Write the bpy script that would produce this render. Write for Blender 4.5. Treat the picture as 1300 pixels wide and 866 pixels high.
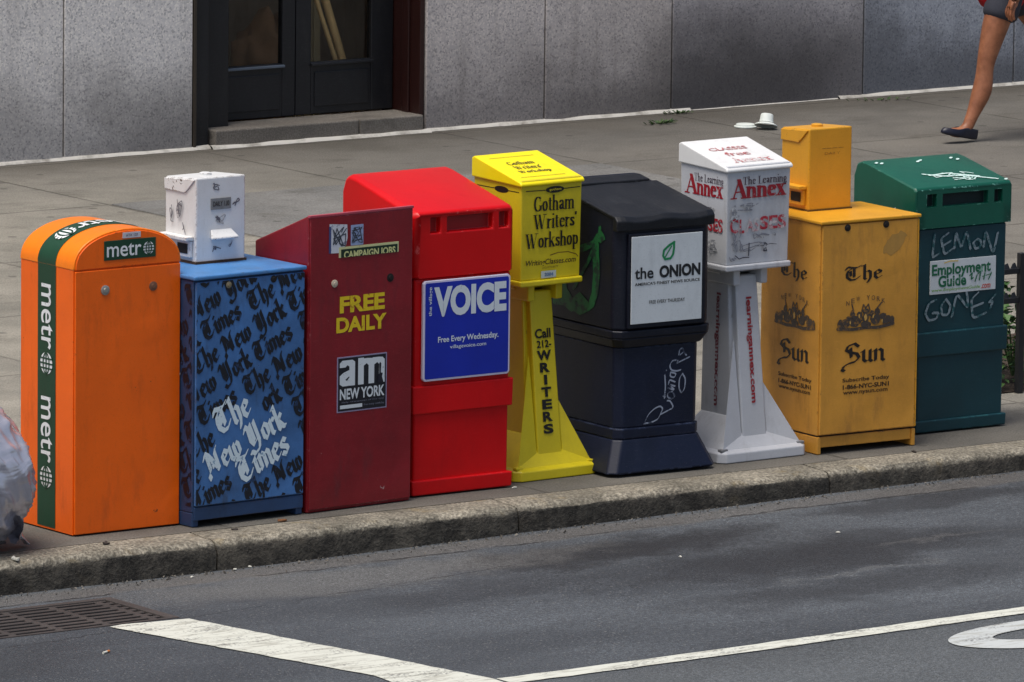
import bpy, bmesh, math, random
from mathutils import Vector, Matrix, noise

for o in list(bpy.data.objects):
    bpy.data.objects.remove(o)
SC = bpy.context.scene
COL = SC.collection
rd = math.radians

# ------------------------------------------------------------------ camera, sky, sun, exposure
cam_data = bpy.data.cameras.new('camera')
cam = bpy.data.objects.new('camera', cam_data)
COL.objects.link(cam)
cam_data.sensor_width = 36.0
cam_data.sensor_fit = 'HORIZONTAL'
F = 10522.0
cam_data.lens = F / 1300 * 36.0
cam_data.clip_start = 0.5
cam_data.clip_end = 500
P, YW, RL = rd(8.797), rd(35.644), rd(.672)
fw = Vector((math.sin(YW) * math.cos(P), math.cos(YW) * math.cos(P), -math.sin(P)))
rt = Vector((math.cos(YW), -math.sin(YW), 0))
up = rt.cross(fw)
r_ = math.cos(RL) * rt + math.sin(RL) * up
u_ = -math.sin(RL) * rt + math.cos(RL) * up
cam.matrix_world = Matrix(((r_.x, u_.x, -fw.x, -16.676), (r_.y, u_.y, -fw.y, -26.093), (r_.z, u_.z, -fw.z, 5.557), (0, 0, 0, 1)))
SC.camera = cam

world = bpy.data.worlds.new('World')
SC.world = world
world.use_nodes = True
wn = world.node_tree.nodes
bg = wn['Background']
sky = wn.new('ShaderNodeTexSky')
sky.sky_type = 'NISHITA'
sky.sun_disc = False
SUN_DIR = Vector((-.5, -.1, 1.45)).normalized()      # towards the sun
elev = math.asin(SUN_DIR.z)
sky.sun_elevation = elev
sky.sun_rotation = math.atan2(SUN_DIR.x, SUN_DIR.y)
sky.air_density = 1.0
sky.dust_density = 4.0
sky.ozone_density = 1.0
bg.inputs['Strength'].default_value = 0.062
world.node_tree.links.new(sky.outputs[0], bg.inputs[0])

sun_data = bpy.data.lights.new('sun', 'SUN')
sun = bpy.data.objects.new('sun', sun_data)
COL.objects.link(sun)
sun_data.energy = 1.5
sun_data.angle = rd(32)
sun_data.color = (1.0, .96, .9)
sun.rotation_euler = SUN_DIR.to_track_quat('Z', 'Y').to_euler()

SC.view_settings.view_transform = 'Standard'
SC.view_settings.look = 'None'
SC.view_settings.exposure = 1.0
SC.view_settings.gamma = 1.0
SC.view_settings.use_curve_mapping = False

# ------------------------------------------------------------------ helpers: colour, materials
def lin(r, g, b):
    def f(c):
        c /= 255.0
        return c / 12.92 if c <= .04045 else ((c + .055) / 1.055) ** 2.4
    return (f(r), f(g), f(b), 1.0)

class NT:
    def __init__(s, m):
        s.t = m.node_tree
        s.n = s.t.nodes
        s.co = s.n.new('ShaderNodeTexCoord')
    def new(s, kind, **kw):
        n = s.n.new(kind)
        for k, v in kw.items():
            setattr(n, k, v)
        return n
    def link(s, a, b):
        s.t.links.new(a, b)
    def val(s, sock, v):
        if isinstance(v, (int, float)):
            sock.default_value = v
        elif isinstance(v, tuple):
            sock.default_value = v
        else:
            s.link(v, sock)
    def math(s, op, a, b=0.0, clamp=False):
        n = s.new('ShaderNodeMath', operation=op, use_clamp=clamp)
        s.val(n.inputs[0], a)
        s.val(n.inputs[1], b)
        return n.outputs[0]
    def noise(s, scale, detail=4, rough=.55, vec=None, dist=0.0):
        n = s.new('ShaderNodeTexNoise')
        n.inputs['Scale'].default_value = scale
        n.inputs['Detail'].default_value = detail
        n.inputs['Roughness'].default_value = rough
        n.inputs['Distortion'].default_value = dist
        s.link(vec if vec is not None else s.co.outputs['Object'], n.inputs['Vector'])
        return n.outputs['Fac']
    def step(s, v, lo, hi):
        n = s.new('ShaderNodeMapRange', interpolation_type='SMOOTHSTEP')
        s.val(n.inputs['Value'], v)
        n.inputs['From Min'].default_value = lo
        n.inputs['From Max'].default_value = hi
        return n.outputs['Result']
    def mix(s, fac, a, b, mode='MIX'):
        n = s.new('ShaderNodeMix', data_type='RGBA', blend_type=mode)
        s.val(n.inputs[0], fac)
        s.val(n.inputs[6], a)
        s.val(n.inputs[7], b)
        return n.outputs[2]
    def scale_vec(s, sc, vec=None):
        n = s.new('ShaderNodeMapping')
        n.inputs['Scale'].default_value = sc
        s.link(vec if vec is not None else s.co.outputs['Object'], n.inputs['Vector'])
        return n.outputs[0]
    def bump(s, h, strength, dist=.01):
        n = s.new('ShaderNodeBump')
        n.inputs['Strength'].default_value = strength
        n.inputs['Distance'].default_value = dist
        s.link(h, n.inputs['Height'])
        s.link(n.outputs[0], s.bsdf.inputs['Normal'])

def new_mat(name, rough=.5, metallic=0.0, spec=.5):
    m = bpy.data.materials.new(name)
    m.use_nodes = True
    nt = NT(m)
    nt.bsdf = m.node_tree.nodes['Principled BSDF']
    nt.bsdf.inputs['Roughness'].default_value = rough
    nt.bsdf.inputs['Metallic'].default_value = metallic
    nt.bsdf.inputs['Specular IOR Level'].default_value = spec
    return m, nt

def paint(name, col, rough=.42, var=.12, grime=.35, grime_col=lin(60, 52, 44), chips=0.0, chip_col=lin(190, 185, 178),
          rust=0.0, spec=.45, bump=.05, scratch=.25, fleck=.5, edge=0.0, edge_col=None, dent=0.0):
    """painted sheet metal or moulded plastic with mottling, grime smears, scratches, chips and rust"""
    m, nt = new_mat(name, rough, 0, spec)
    v = nt.noise(3.1, 5, .6)
    dark = tuple(c * (1 - var * 1.6) for c in col[:3]) + (1,)
    lite = tuple(min(1, c * (1 + var)) for c in col[:3]) + (1,)
    c = nt.mix(nt.step(v, .25, .75), dark, lite)
    # fine mottling
    f = nt.noise(160, 2, .5)
    c = nt.mix(nt.math('MULTIPLY', nt.step(f, .56, .74), fleck * .5), c, tuple(x * .55 for x in col[:3]) + (1,))
    # grime smears, stretched downwards
    g = nt.noise(7, 6, .7, nt.scale_vec((1.6, 1.6, .45)))
    gm = nt.math('MULTIPLY', nt.step(g, .5, .78), grime)
    c = nt.mix(gm, c, grime_col)
    # thin scratches
    if scratch:
        sn = nt.noise(26, 2, .5, nt.scale_vec((1.0, 1.0, 5.0)), .8)
        sm = nt.math('MULTIPLY', nt.step(nt.math('ABSOLUTE', nt.math('SUBTRACT', sn, .5)), .012, .0), scratch * .55)
        c = nt.mix(sm, c, tuple(min(1, x * 1.5 + .08) for x in col[:3]) + (1,))
    if chips:
        ch = nt.noise(38, 4, .65)
        big = nt.noise(4.5, 3, .5)
        cm = nt.step(nt.math('ADD', ch, nt.math('MULTIPLY', big, .5)), 1.02 - chips * .2, 1.04 - chips * .2)
        c = nt.mix(cm, c, chip_col)
    if rust:
        rn = nt.noise(21, 5, .7)
        rm = nt.step(rn, .78 - rust * .2, .84 - rust * .2)
        c = nt.mix(nt.math('MULTIPLY', rm, .85), c, lin(84, 52, 34))
    if edge:
        bv = nt.new('ShaderNodeBevel', samples=4)
        bv.inputs['Radius'].default_value = .007
        ge = nt.new('ShaderNodeNewGeometry')
        dp = nt.new('ShaderNodeVectorMath', operation='DOT_PRODUCT')
        nt.link(bv.outputs[0], dp.inputs[0])
        nt.link(ge.outputs['True Normal'], dp.inputs[1])
        em = nt.step(dp.outputs['Value'], .995, .9)
        en = nt.step(nt.math('ADD', nt.noise(34, 4, .7), nt.math('MULTIPLY', nt.noise(5, 3), .5)), .98 - edge * .3, 1.04 - edge * .25)
        c = nt.mix(nt.math('MULTIPLY', em, en), c, edge_col or tuple(min(1, x * 1.25 + .1) for x in col[:3]) + (1,))
    nt.link(c, nt.bsdf.inputs['Base Color'])
    rr = nt.math('ADD', nt.math('MULTIPLY', gm, .35), nt.math('ADD', nt.math('MULTIPLY', v, .16), rough - .08))
    nt.link(rr, nt.bsdf.inputs['Roughness'])
    hgt = nt.math('ADD', nt.noise(9, 3), nt.math('MULTIPLY', f, .12))
    if dent:
        hgt = nt.math('ADD', hgt, nt.math('MULTIPLY', nt.step(nt.noise(3.4, 2, .4), .62, .72), dent * 6))
    nt.bump(hgt, bump, .02)
    return m

def ink(name, col, rough=.5, wear=.25, wear_col=None, scale=60):
    """printed lettering: a flat ink that is worn through in small flecks"""
    m, nt = new_mat(name, rough)
    n = nt.noise(scale, 5, .7)
    n2 = nt.noise(11, 3, .5)
    k = nt.step(nt.math('ADD', n, nt.math('MULTIPLY', n2, .4)), .86 - wear * .35, .93 - wear * .2)
    c = nt.mix(k, col, wear_col or tuple(x * .6 + .05 for x in col[:3]) + (1,))
    nt.link(c, nt.bsdf.inputs['Base Color'])
    return m

# ------------------------------------------------------------------ helpers: meshes
class MB:
    def __init__(s):
        s.v, s.f, s.mi = [], [], []
    def add(s, vs, fs, mi=0):
        o = len(s.v)
        s.v += [tuple(x) for x in vs]
        for f in fs:
            s.f.append([i + o for i in f])
            s.mi.append(mi)
        return s
    def box(s, x0, x1, y0, y1, z0, z1, mi=0):
        vs = [(x0, y0, z0), (x1, y0, z0), (x1, y1, z0), (x0, y1, z0), (x0, y0, z1), (x1, y0, z1), (x1, y1, z1), (x0, y1, z1)]
        return s.add(vs, [(0, 3, 2, 1), (4, 5, 6, 7), (0, 1, 5, 4), (1, 2, 6, 5), (2, 3, 7, 6), (3, 0, 4, 7)], mi)
    def frustum(s, b, t, mi=0):
        """b, t = (x0, x1, y0, y1, z)"""
        vs = [(b[0], b[2], b[4]), (b[1], b[2], b[4]), (b[1], b[3], b[4]), (b[0], b[3], b[4]),
              (t[0], t[2], t[4]), (t[1], t[2], t[4]), (t[1], t[3], t[4]), (t[0], t[3], t[4])]
        return s.add(vs, [(0, 3, 2, 1), (4, 5, 6, 7), (0, 1, 5, 4), (1, 2, 6, 5), (2, 3, 7, 6), (3, 0, 4, 7)], mi)
    def prism_x(s, prof, x0, x1, mi=0):
        """prof: (y, z) points counter-clockwise seen from +x"""
        n = len(prof)
        vs = [(x0, y, z) for y, z in prof] + [(x1, y, z) for y, z in prof]
        fs = [list(range(n))[::-1], list(range(n, 2 * n))] + [(i, (i + 1) % n, n + (i + 1) % n, n + i) for i in range(n)]
        return s.add(vs, fs, mi)
    def prism_y(s, prof, y0, y1, mi=0):
        """prof: (x, z) points"""
        n = len(prof)
        vs = [(x, y0, z) for x, z in prof] + [(x, y1, z) for x, z in prof]
        fs = [list(range(n)), list(range(n, 2 * n))[::-1]] + [((i + 1) % n, i, n + i, n + (i + 1) % n) for i in range(n)]
        return s.add(vs, fs, mi)
    def tube(s, pts, rads, n=10, mi=0, caps=True):
        pts = [Vector(p) for p in pts]
        if isinstance(rads, (int, float)):
            rads = [rads] * len(pts)
        vs, fs = [], []
        for i, p in enumerate(pts):
            d = (pts[min(i + 1, len(pts) - 1)] - pts[max(i - 1, 0)]).normalized()
            a = d.cross(Vector((0, 0, 1)) if abs(d.z) < .9 else Vector((1, 0, 0))).normalized()
            b = d.cross(a)
            for k in range(n):
                t = 2 * math.pi * k / n
                vs.append(p + (a * math.cos(t) + b * math.sin(t)) * rads[i])
        for i in range(len(pts) - 1):
            for k in range(n):
                fs.append((i * n + k, i * n + (k + 1) % n, (i + 1) * n + (k + 1) % n, (i + 1) * n + k))
        if caps:
            fs.append(list(range(n))[::-1])
            fs.append([(len(pts) - 1) * n + k for k in range(n)])
        return s.add(vs, fs, mi)
    def plate(s, u0, u1, z0, z1, y, holes, depth, mi=0, hmi=0):
        """an upright front plate at y with rectangular recesses depth deep"""
        us = sorted({u0, u1} | {h[0] for h in holes} | {h[2] for h in holes})
        zs = sorted({z0, z1} | {h[1] for h in holes} | {h[3] for h in holes})
        for i in range(len(us) - 1):
            for j in range(len(zs) - 1):
                cu, cz = (us[i] + us[i + 1]) / 2, (zs[j] + zs[j + 1]) / 2
                if any(h[0] < cu < h[2] and h[1] < cz < h[3] for h in holes):
                    continue
                s.add([(us[i], y, zs[j]), (us[i + 1], y, zs[j]), (us[i + 1], y, zs[j + 1]), (us[i], y, zs[j + 1])], [(0, 1, 2, 3)], mi)
        for a, b, c, d in holes:
            yb = y + depth
            s.add([(a, y, b), (c, y, b), (c, y, d), (a, y, d), (a, yb, b), (c, yb, b), (c, yb, d), (a, yb, d)],
                  [(0, 1, 5, 4), (1, 2, 6, 5), (2, 3, 7, 6), (3, 0, 4, 7)], mi)
            s.add([(a, yb, b), (c, yb, b), (c, yb, d), (a, yb, d)], [(0, 1, 2, 3)], hmi)
        return s
    def build(s, name, mats, parent=None, bevel=0.0, seg=2, smooth=None, weld=False):
        me = bpy.data.meshes.new(name)
        me.from_pydata(s.v, [], s.f)
        me.update()
        mats = mats if isinstance(mats, (list, tuple)) else [mats]
        for m in mats:
            me.materials.append(m)
        for p, k in zip(me.polygons, s.mi):
            p.material_index = k
        if weld:
            bm = bmesh.new()
            bm.from_mesh(me)
            bmesh.ops.remove_doubles(bm, verts=bm.verts, dist=1e-5)
            bmesh.ops.recalc_face_normals(bm, faces=bm.faces)
            bm.to_mesh(me)
            bm.free()
        if smooth is not None:
            me.shade_smooth()
            me.set_sharp_from_angle(angle=rd(smooth))
        o = bpy.data.objects.new(name, me)
        COL.objects.link(o)
        if parent:
            o.parent = parent
        if bevel:
            b = o.modifiers.new('bevel', 'BEVEL')
            b.width = bevel
            b.segments = seg
            b.limit_method = 'ANGLE'
            b.angle_limit = rd(28)
        return o

def thing(name, label, cat, loc=(0, 0, 0), yaw=0.0, group=None):
    o = bpy.data.objects.new(name, None)
    o.empty_display_size = .2
    COL.objects.link(o)
    o.location = loc
    o.rotation_euler = (0, 0, rd(yaw))
    return tag(o, label, cat, group)

def tag(o, label, cat, group=None):
    o['label'] = label
    o['category'] = cat
    if group:
        o['group'] = group
    return o

def struct(o, kind='structure'):
    o['kind'] = kind
    return o

# ------------------------------------------------------------------ helpers: lettering
def hull(pts):
    pts = sorted(set((round(x, 6), round(y, 6)) for x, y in pts))
    def half(ps):
        h = []
        for p in ps:
            while len(h) >= 2 and (h[-1][0] - h[-2][0]) * (p[1] - h[-2][1]) - (h[-1][1] - h[-2][1]) * (p[0] - h[-2][0]) <= 0:
                h.pop()
            h.append(p)
        return h
    a, b = half(pts), half(pts[::-1])
    return a[:-1] + b[:-1]

def nib(w, t, ang):
    c, s = math.cos(rd(ang)), math.sin(rd(ang))
    return [(x * c - y * s, x * s + y * c) for x, y in ((-w / 2, -t / 2), (w / 2, -t / 2), (w / 2, t / 2), (-w / 2, t / 2))]

def round_nib(r, n=6):
    return [(r * math.cos(2 * math.pi * k / n), r * math.sin(2 * math.pi * k / n)) for k in range(n)]

def sweep(pts, nb):
    out = []
    for p, q in zip(pts[:-1], pts[1:]):
        out.append(hull([(p[0] + a, p[1] + b) for a, b in nb] + [(q[0] + a, q[1] + b) for a, b in nb]))
    if len(pts) == 1:
        out.append(hull([(pts[0][0] + a, pts[0][1] + b) for a, b in nb]))
    return out

def arc(cx, cy, rx, ry, a0, a1, n=10):
    return [(cx + rx * math.cos(rd(a0 + (a1 - a0) * k / n)), cy + ry * math.sin(rd(a0 + (a1 - a0) * k / n))) for k in range(n + 1)]

# broad-pen blackletter (x-height 1)
GOTH = {
    'T': (1.15, [[(.0, 1.22), (.12, 1.5), (.42, 1.4), (.72, 1.36), (1.02, 1.56)], [(.5, 1.36), (.16, 1.1), (.08, .75), (.1, .35), (.34, .04), (.68, .08), (.92, .38)],
                 [(.56, 1.3), (.56, .38)], [(.3, 1.0), (.34, .5)]]),
    'N': (1.25, [[(.0, 1.16), (.2, 1.48), (.4, 1.25), (.86, .1)], [(.26, 1.3), (.24, .3), (.02, .06), (.08, -.22)], [(.88, .1), (.9, 1.25), (1.08, 1.5)], [(.55, .95), (.55, .4)]]),
    'Y': (1.2, [[(.0, 1.2), (.16, 1.5), (.3, 1.3), (.26, .5), (.44, .14), (.8, .42)], [(.52, 1.48), (.54, .35)], [(.86, 1.55), (.88, .2), (.72, -.25), (.3, -.42), (.12, -.22)]]),
    'S': (1.1, [[(.9, 1.3), (.66, 1.56), (.26, 1.4), (.14, 1.08), (.42, .86), (.8, .74), (.94, .42), (.7, .1), (.36, .02), (.02, -.18), (-.1, -.48), (.05, -.56)],
                [(.42, 1.2), (.46, .5)]]),
    'h': (.74, [[(-.04, 1.5), (.12, 1.62), (.12, .12), (.22, .02)], [(.12, .74), (.36, .96), (.52, .8), (.52, .16), (.34, -.34)]]),
    'e': (.64, [[(.12, .44), (.46, .64), (.5, .8), (.3, .97), (.1, .78), (.1, .24), (.26, .03), (.52, .24)]]),
    'w': (1.0, [[(.0, .84), (.1, .96), (.1, .2), (.26, .03), (.45, .24), (.45, .96)], [(.45, .24), (.6, .03), (.82, .28), (.82, .82), (.7, .97)]]),
    'o': (.66, [[(.3, .98), (.1, .8), (.1, .22), (.3, .02), (.5, .22), (.5, .8), (.3, .98)]]),
    'r': (.54, [[(0, .84), (.12, .96), (.12, .14), (.24, .03)], [(.12, .74), (.32, .97), (.46, .84)]]),
    'k': (.68, [[(-.04, 1.5), (.12, 1.62), (.12, .12), (.22, .02)], [(.14, .56), (.4, .96), (.5, .8), (.22, .52), (.46, .1), (.6, .06)]]),
    'i': (.34, [[(0, .84), (.12, .96), (.12, .14), (.24, .03)], [(.1, 1.34), (.16, 1.28)]]),
    'm': (1.06, [[(0, .84), (.12, .96), (.12, .08)], [(.12, .74), (.34, .96), (.48, .82), (.48, .08)], [(.48, .74), (.7, .96), (.84, .82), (.84, .14), (.96, .03)]]),
    's': (.6, [[(.5, .82), (.32, .98), (.1, .82), (.12, .62), (.46, .42), (.48, .2), (.28, .02), (.04, .2)]]),
    'u': (.74, [[(0, .84), (.12, .96), (.12, .2), (.28, .03), (.52, .24)], [(.52, .96), (.52, .14), (.64, .03)]]),
    'n': (.74, [[(0, .84), (.12, .96), (.12, .08)], [(.12, .74), (.36, .96), (.52, .82), (.52, .14), (.64, .03)]]),
    ' ': (.5, []),
}
# upright high-contrast serif; entries starting with 't' are drawn with the hairline pen
SERIF = {
    'G': (1.15, [arc(.55, .76, .44, .74, 48, 312, 14), [(.92, .55), (.92, .12)], ('t', [(.68, .58), (1.12, .58)]), ('t', [(.86, 1.1), (.9, 1.5)])]),
    'W': (1.7, [[(.14, 1.5), (.46, 0)], ('t', [(.46, 0), (.8, 1.5)]), [(.72, 1.5), (1.04, 0)], ('t', [(1.04, 0), (1.42, 1.5)]), ('t', [(-.08, 1.5), (.4, 1.5)]), ('t', [(1.2, 1.5), (1.64, 1.5)])]),
    'A': (1.35, [('t', [(.16, 0), (.62, 1.5)]), [(.58, 1.5), (1.06, 0)], ('t', [(.34, .5), (.86, .5)]), ('t', [(-.04, 0), (.4, 0)]), ('t', [(.8, 0), (1.32, 0)])]),
    'T': (1.15, [[(.54, 1.48), (.54, 0)], ('t', [(.06, 1.48), (1.02, 1.48)]), ('t', [(.06, 1.48), (.04, 1.12)]), ('t', [(1.02, 1.48), (1.04, 1.12)]), ('t', [(.3, 0), (.78, 0)])]),
    'L': (1.0, [[(.26, 1.48), (.26, 0)], ('t', [(.04, 1.48), (.52, 1.48)]), ('t', [(.04, 0), (.92, 0), (.94, .42)])]),
    'o': (.84, [arc(.38, .5, .26, .48, 0, 360, 16)]),
    't': (.6, [[(.24, 1.3), (.24, .22)] + arc(.4, .22, .16, .2, 180, 290, 5), ('t', [(.02, 1.0), (.5, 1.0)])]),
    'h': (.92, [[(.18, 1.58), (.18, 0)], arc(.42, .66, .24, .3, 160, 0, 7) + [(.66, 0)], ('t', [(.0, 0), (.36, 0)]), ('t', [(.5, 0), (.86, 0)]), ('t', [(.0, 1.56), (.2, 1.56)])]),
    'n': (.92, [[(.18, 1.0), (.18, 0)], arc(.42, .66, .24, .3, 160, 0, 7) + [(.66, 0)], ('t', [(.0, 0), (.36, 0)]), ('t', [(.5, 0), (.86, 0)]), ('t', [(.0, .98), (.2, .98)])]),
    'm': (1.4, [[(.18, 1.0), (.18, 0)], arc(.42, .66, .24, .3, 160, 0, 7) + [(.66, 0)], arc(.9, .66, .24, .3, 160, 0, 7) + [(1.14, 0)], ('t', [(.0, 0), (.36, 0)]), ('t', [(.5, 0), (.84, 0)]), ('t', [(.98, 0), (1.34, 0)])]),
    'a': (.8, [[(.14, .74), (.2, .9), (.36, .97), (.52, .86), (.54, .7), (.54, .14), (.66, .04)], [(.52, .58), (.24, .46), (.14, .24), (.26, .04), (.52, .24)]]),
    'r': (.66, [[(.18, 1.0), (.18, 0)], [(.22, .7), (.38, .95), (.54, .86)], ('t', [(.0, 0), (.4, 0)]), ('t', [(.0, .98), (.2, .98)])]),
    'i': (.44, [[(.2, 1.0), (.2, 0)], ('t', [(.02, 0), (.4, 0)]), ('t', [(.02, .98), (.2, .98)]), [(.2, 1.38), (.2, 1.5)]]),
    'e': (.78, [arc(.38, .5, .25, .48, 20, 320, 13), ('t', [(.14, .56), (.64, .56)])]),
    's': (.66, [[(.5, .76), (.42, .94), (.24, .94), (.14, .76), (.24, .58), (.44, .44), (.5, .22), (.36, .04), (.16, .06), (.08, .26)]]),
    'k': (.94, [[(.18, 1.58), (.18, 0)], ('t', [(.22, .42), (.66, 1.0)]), [(.38, .62), (.72, 0)], ('t', [(.0, 0), (.38, 0)]), ('t', [(.52, 0), (.92, 0)]), ('t', [(.48, .98), (.82, .98)])]),
    'p': (.88, [[(.18, 1.0), (.18, -.48)], arc(.4, .5, .26, .46, 150, -150, 12), ('t', [(.0, -.48), (.4, -.48)]), ('t', [(.0, .98), (.2, .98)])]),
    'x': (.86, [[(.16, 1.0), (.66, 0)], ('t', [(.62, 1.0), (.16, 0)]), ('t', [(0, .98), (.36, .98)]), ('t', [(.46, .98), (.82, .98)]), ('t', [(0, 0), (.34, 0)]), ('t', [(.46, 0), (.84, 0)])]),
    'g': (.82, [arc(.36, .62, .24, .34, 0, 360, 12), [(.2, .26), (.18, .1), (.6, .02), (.62, -.24), (.36, -.44), (.1, -.26), (.3, .0)]]),
    'H': (1.0, [[(.2, 1.5), (.2, 0)], [(.8, 1.5), (.8, 0)], ('t', [(.2, .76), (.8, .76)])]),
    "'": (.34, [[(.14, 1.5), (.1, 1.2)]]),
    ' ': (.5, []),
}

def glyphs(txt, font, nb, thin=None, track=0.0):
    """list of (character, [polygons]) laid out on a baseline"""
    x, out = 0.0, []
    for ch in txt:
        adv, strokes = font[ch]
        pl = []
        for st in strokes:
            nn = nb
            if isinstance(st, tuple):
                st, nn = st[1], thin
            pl += sweep([(px + x, py) for px, py in st], nn)
        out.append((ch, pl))
        x += adv + track
    return out

def flat(gl):
    return [p for _, ps in gl for p in ps]

def fit(polys, box):
    """scale polygons to fill the box (u0, z0, u1, z1)"""
    xs = [x for p in polys for x, _ in p]
    ys = [y for p in polys for _, y in p]
    ax, bx, ay, by = min(xs), max(xs), min(ys), max(ys)
    return [[(box[0] + (x - ax) / (bx - ax) * (box[2] - box[0]), box[1] + (y - ay) / (by - ay) * (box[3] - box[1])) for x, y in p] for p in polys]

def xf(polys, s=1.0, ang=0.0, dx=0.0, dy=0.0, sx=1.0):
    c, n = math.cos(rd(ang)) * s, math.sin(rd(ang)) * s
    return [[(x * sx * c - y * n + dx, x * sx * n + y * c + dy) for x, y in p] for p in polys]

def clip(polys, u0, z0, u1, z1):
    def cut(p, ax, lim, keep_less):
        out = []
        for i in range(len(p)):
            a, b = p[i], p[(i + 1) % len(p)]
            ia = (a[ax] <= lim) if keep_less else (a[ax] >= lim)
            ib = (b[ax] <= lim) if keep_less else (b[ax] >= lim)
            if ia:
                out.append(a)
            if ia != ib:
                t = (lim - a[ax]) / (b[ax] - a[ax])
                out.append((a[0] + (b[0] - a[0]) * t, a[1] + (b[1] - a[1]) * t))
        return out
    res = []
    for p in polys:
        for ax, lim, k in ((0, u0, False), (0, u1, True), (1, z0, False), (1, z1, True)):
            if len(p) >= 3:
                p = cut(p, ax, lim, k)
        if len(p) >= 3:
            res.append(p)
    return res

_ft = {}
def ft(txt, box, bold=0.0, shear=0.0, spacing=1.0):
    """sans text from the built-in font as triangles, fitted to the box"""
    key = (txt, bold, shear, spacing)
    if key not in _ft:
        cu = bpy.data.curves.new('lettering', 'FONT')
        cu.body = txt
        cu.offset = bold
        cu.shear = shear
        cu.space_character = spacing
        cu.resolution_u = 4
        ob = bpy.data.objects.new('lettering', cu)
        COL.objects.link(ob)
        dg = bpy.context.evaluated_depsgraph_get()
        me = bpy.data.meshes.new_from_object(ob.evaluated_get(dg))
        vs = [(v.co.x, v.co.y) for v in me.vertices]
        _ft[key] = [[vs[i] for i in p.vertices] for p in me.polygons]
        bpy.data.objects.remove(ob)
        bpy.data.meshes.remove(me)
        bpy.data.curves.remove(cu)
    return fit(_ft[key], box)

def frect(u0, z0, u1, z1):
    return [[(u0, z0), (u1, z0), (u1, z1), (u0, z1)]]

def rot90(polys):
    """turn upright text so that it reads downwards"""
    return [[(y, -x) for x, y in p] for p in polys]

def front(y, off=.0012):
    return lambda u, v, k: (u, y - off - k, v)

def left(x, d_ref, off=.0012):
    """u runs from the back (0) to the front (d_ref) on the left side"""
    return lambda u, v, k: (x - off - k, d_ref - u, v)

def letters(name, polys, mat, mp, parent, base=0.0, stack=True):
    mb = MB()
    for i, p in enumerate(polys):
        k = base + (i % 40) * 2.5e-5 if stack else base
        mb.add([mp(x, y, k) for x, y in p], [list(range(len(p)))])
    return mb.build(name, mat, parent)

def smooth_line(pts, times=2, keep=.5):
    for _ in range(times):
        out = [pts[0]]
        for a, b in zip(pts[:-1], pts[1:]):
            m0, m1 = (1 + keep) / 2 * .5 + .25, 0
            f = .25 * (1 - keep) + .08
            out.append((a[0] + (b[0] - a[0]) * f, a[1] + (b[1] - a[1]) * f))
            out.append((a[0] + (b[0] - a[0]) * (1 - f), a[1] + (b[1] - a[1]) * (1 - f)))
        out.append(pts[-1])
        pts = out
    return pts

def disc(cx, cz, r, n=24):
    return [[(cx + r * math.cos(2 * math.pi * k / n), cz + r * math.sin(2 * math.pi * k / n)) for k in range(n)]]

def knob(parent, u, z, y, r, mat, name='coin_lock', h=.006):
    mb = MB()
    mb.tube([(u, y, z), (u, y - h * .7, z), (u, y - h, z)], [r, r, r * .8], 20)
    mb.tube([(u, y - h - .0005, z), (u, y - h - .0025, z)], [r * .5, r * .45], 14)
    return mb.build(name, mat, parent, smooth=35)

# ------------------------------------------------------------------ ground: road, markings, kerb, pavement
def road_z(x):
    t = max(0, min(1, x / 4.5))
    return -.12 + .034 * t * t * (3 - 2 * t)

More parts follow.
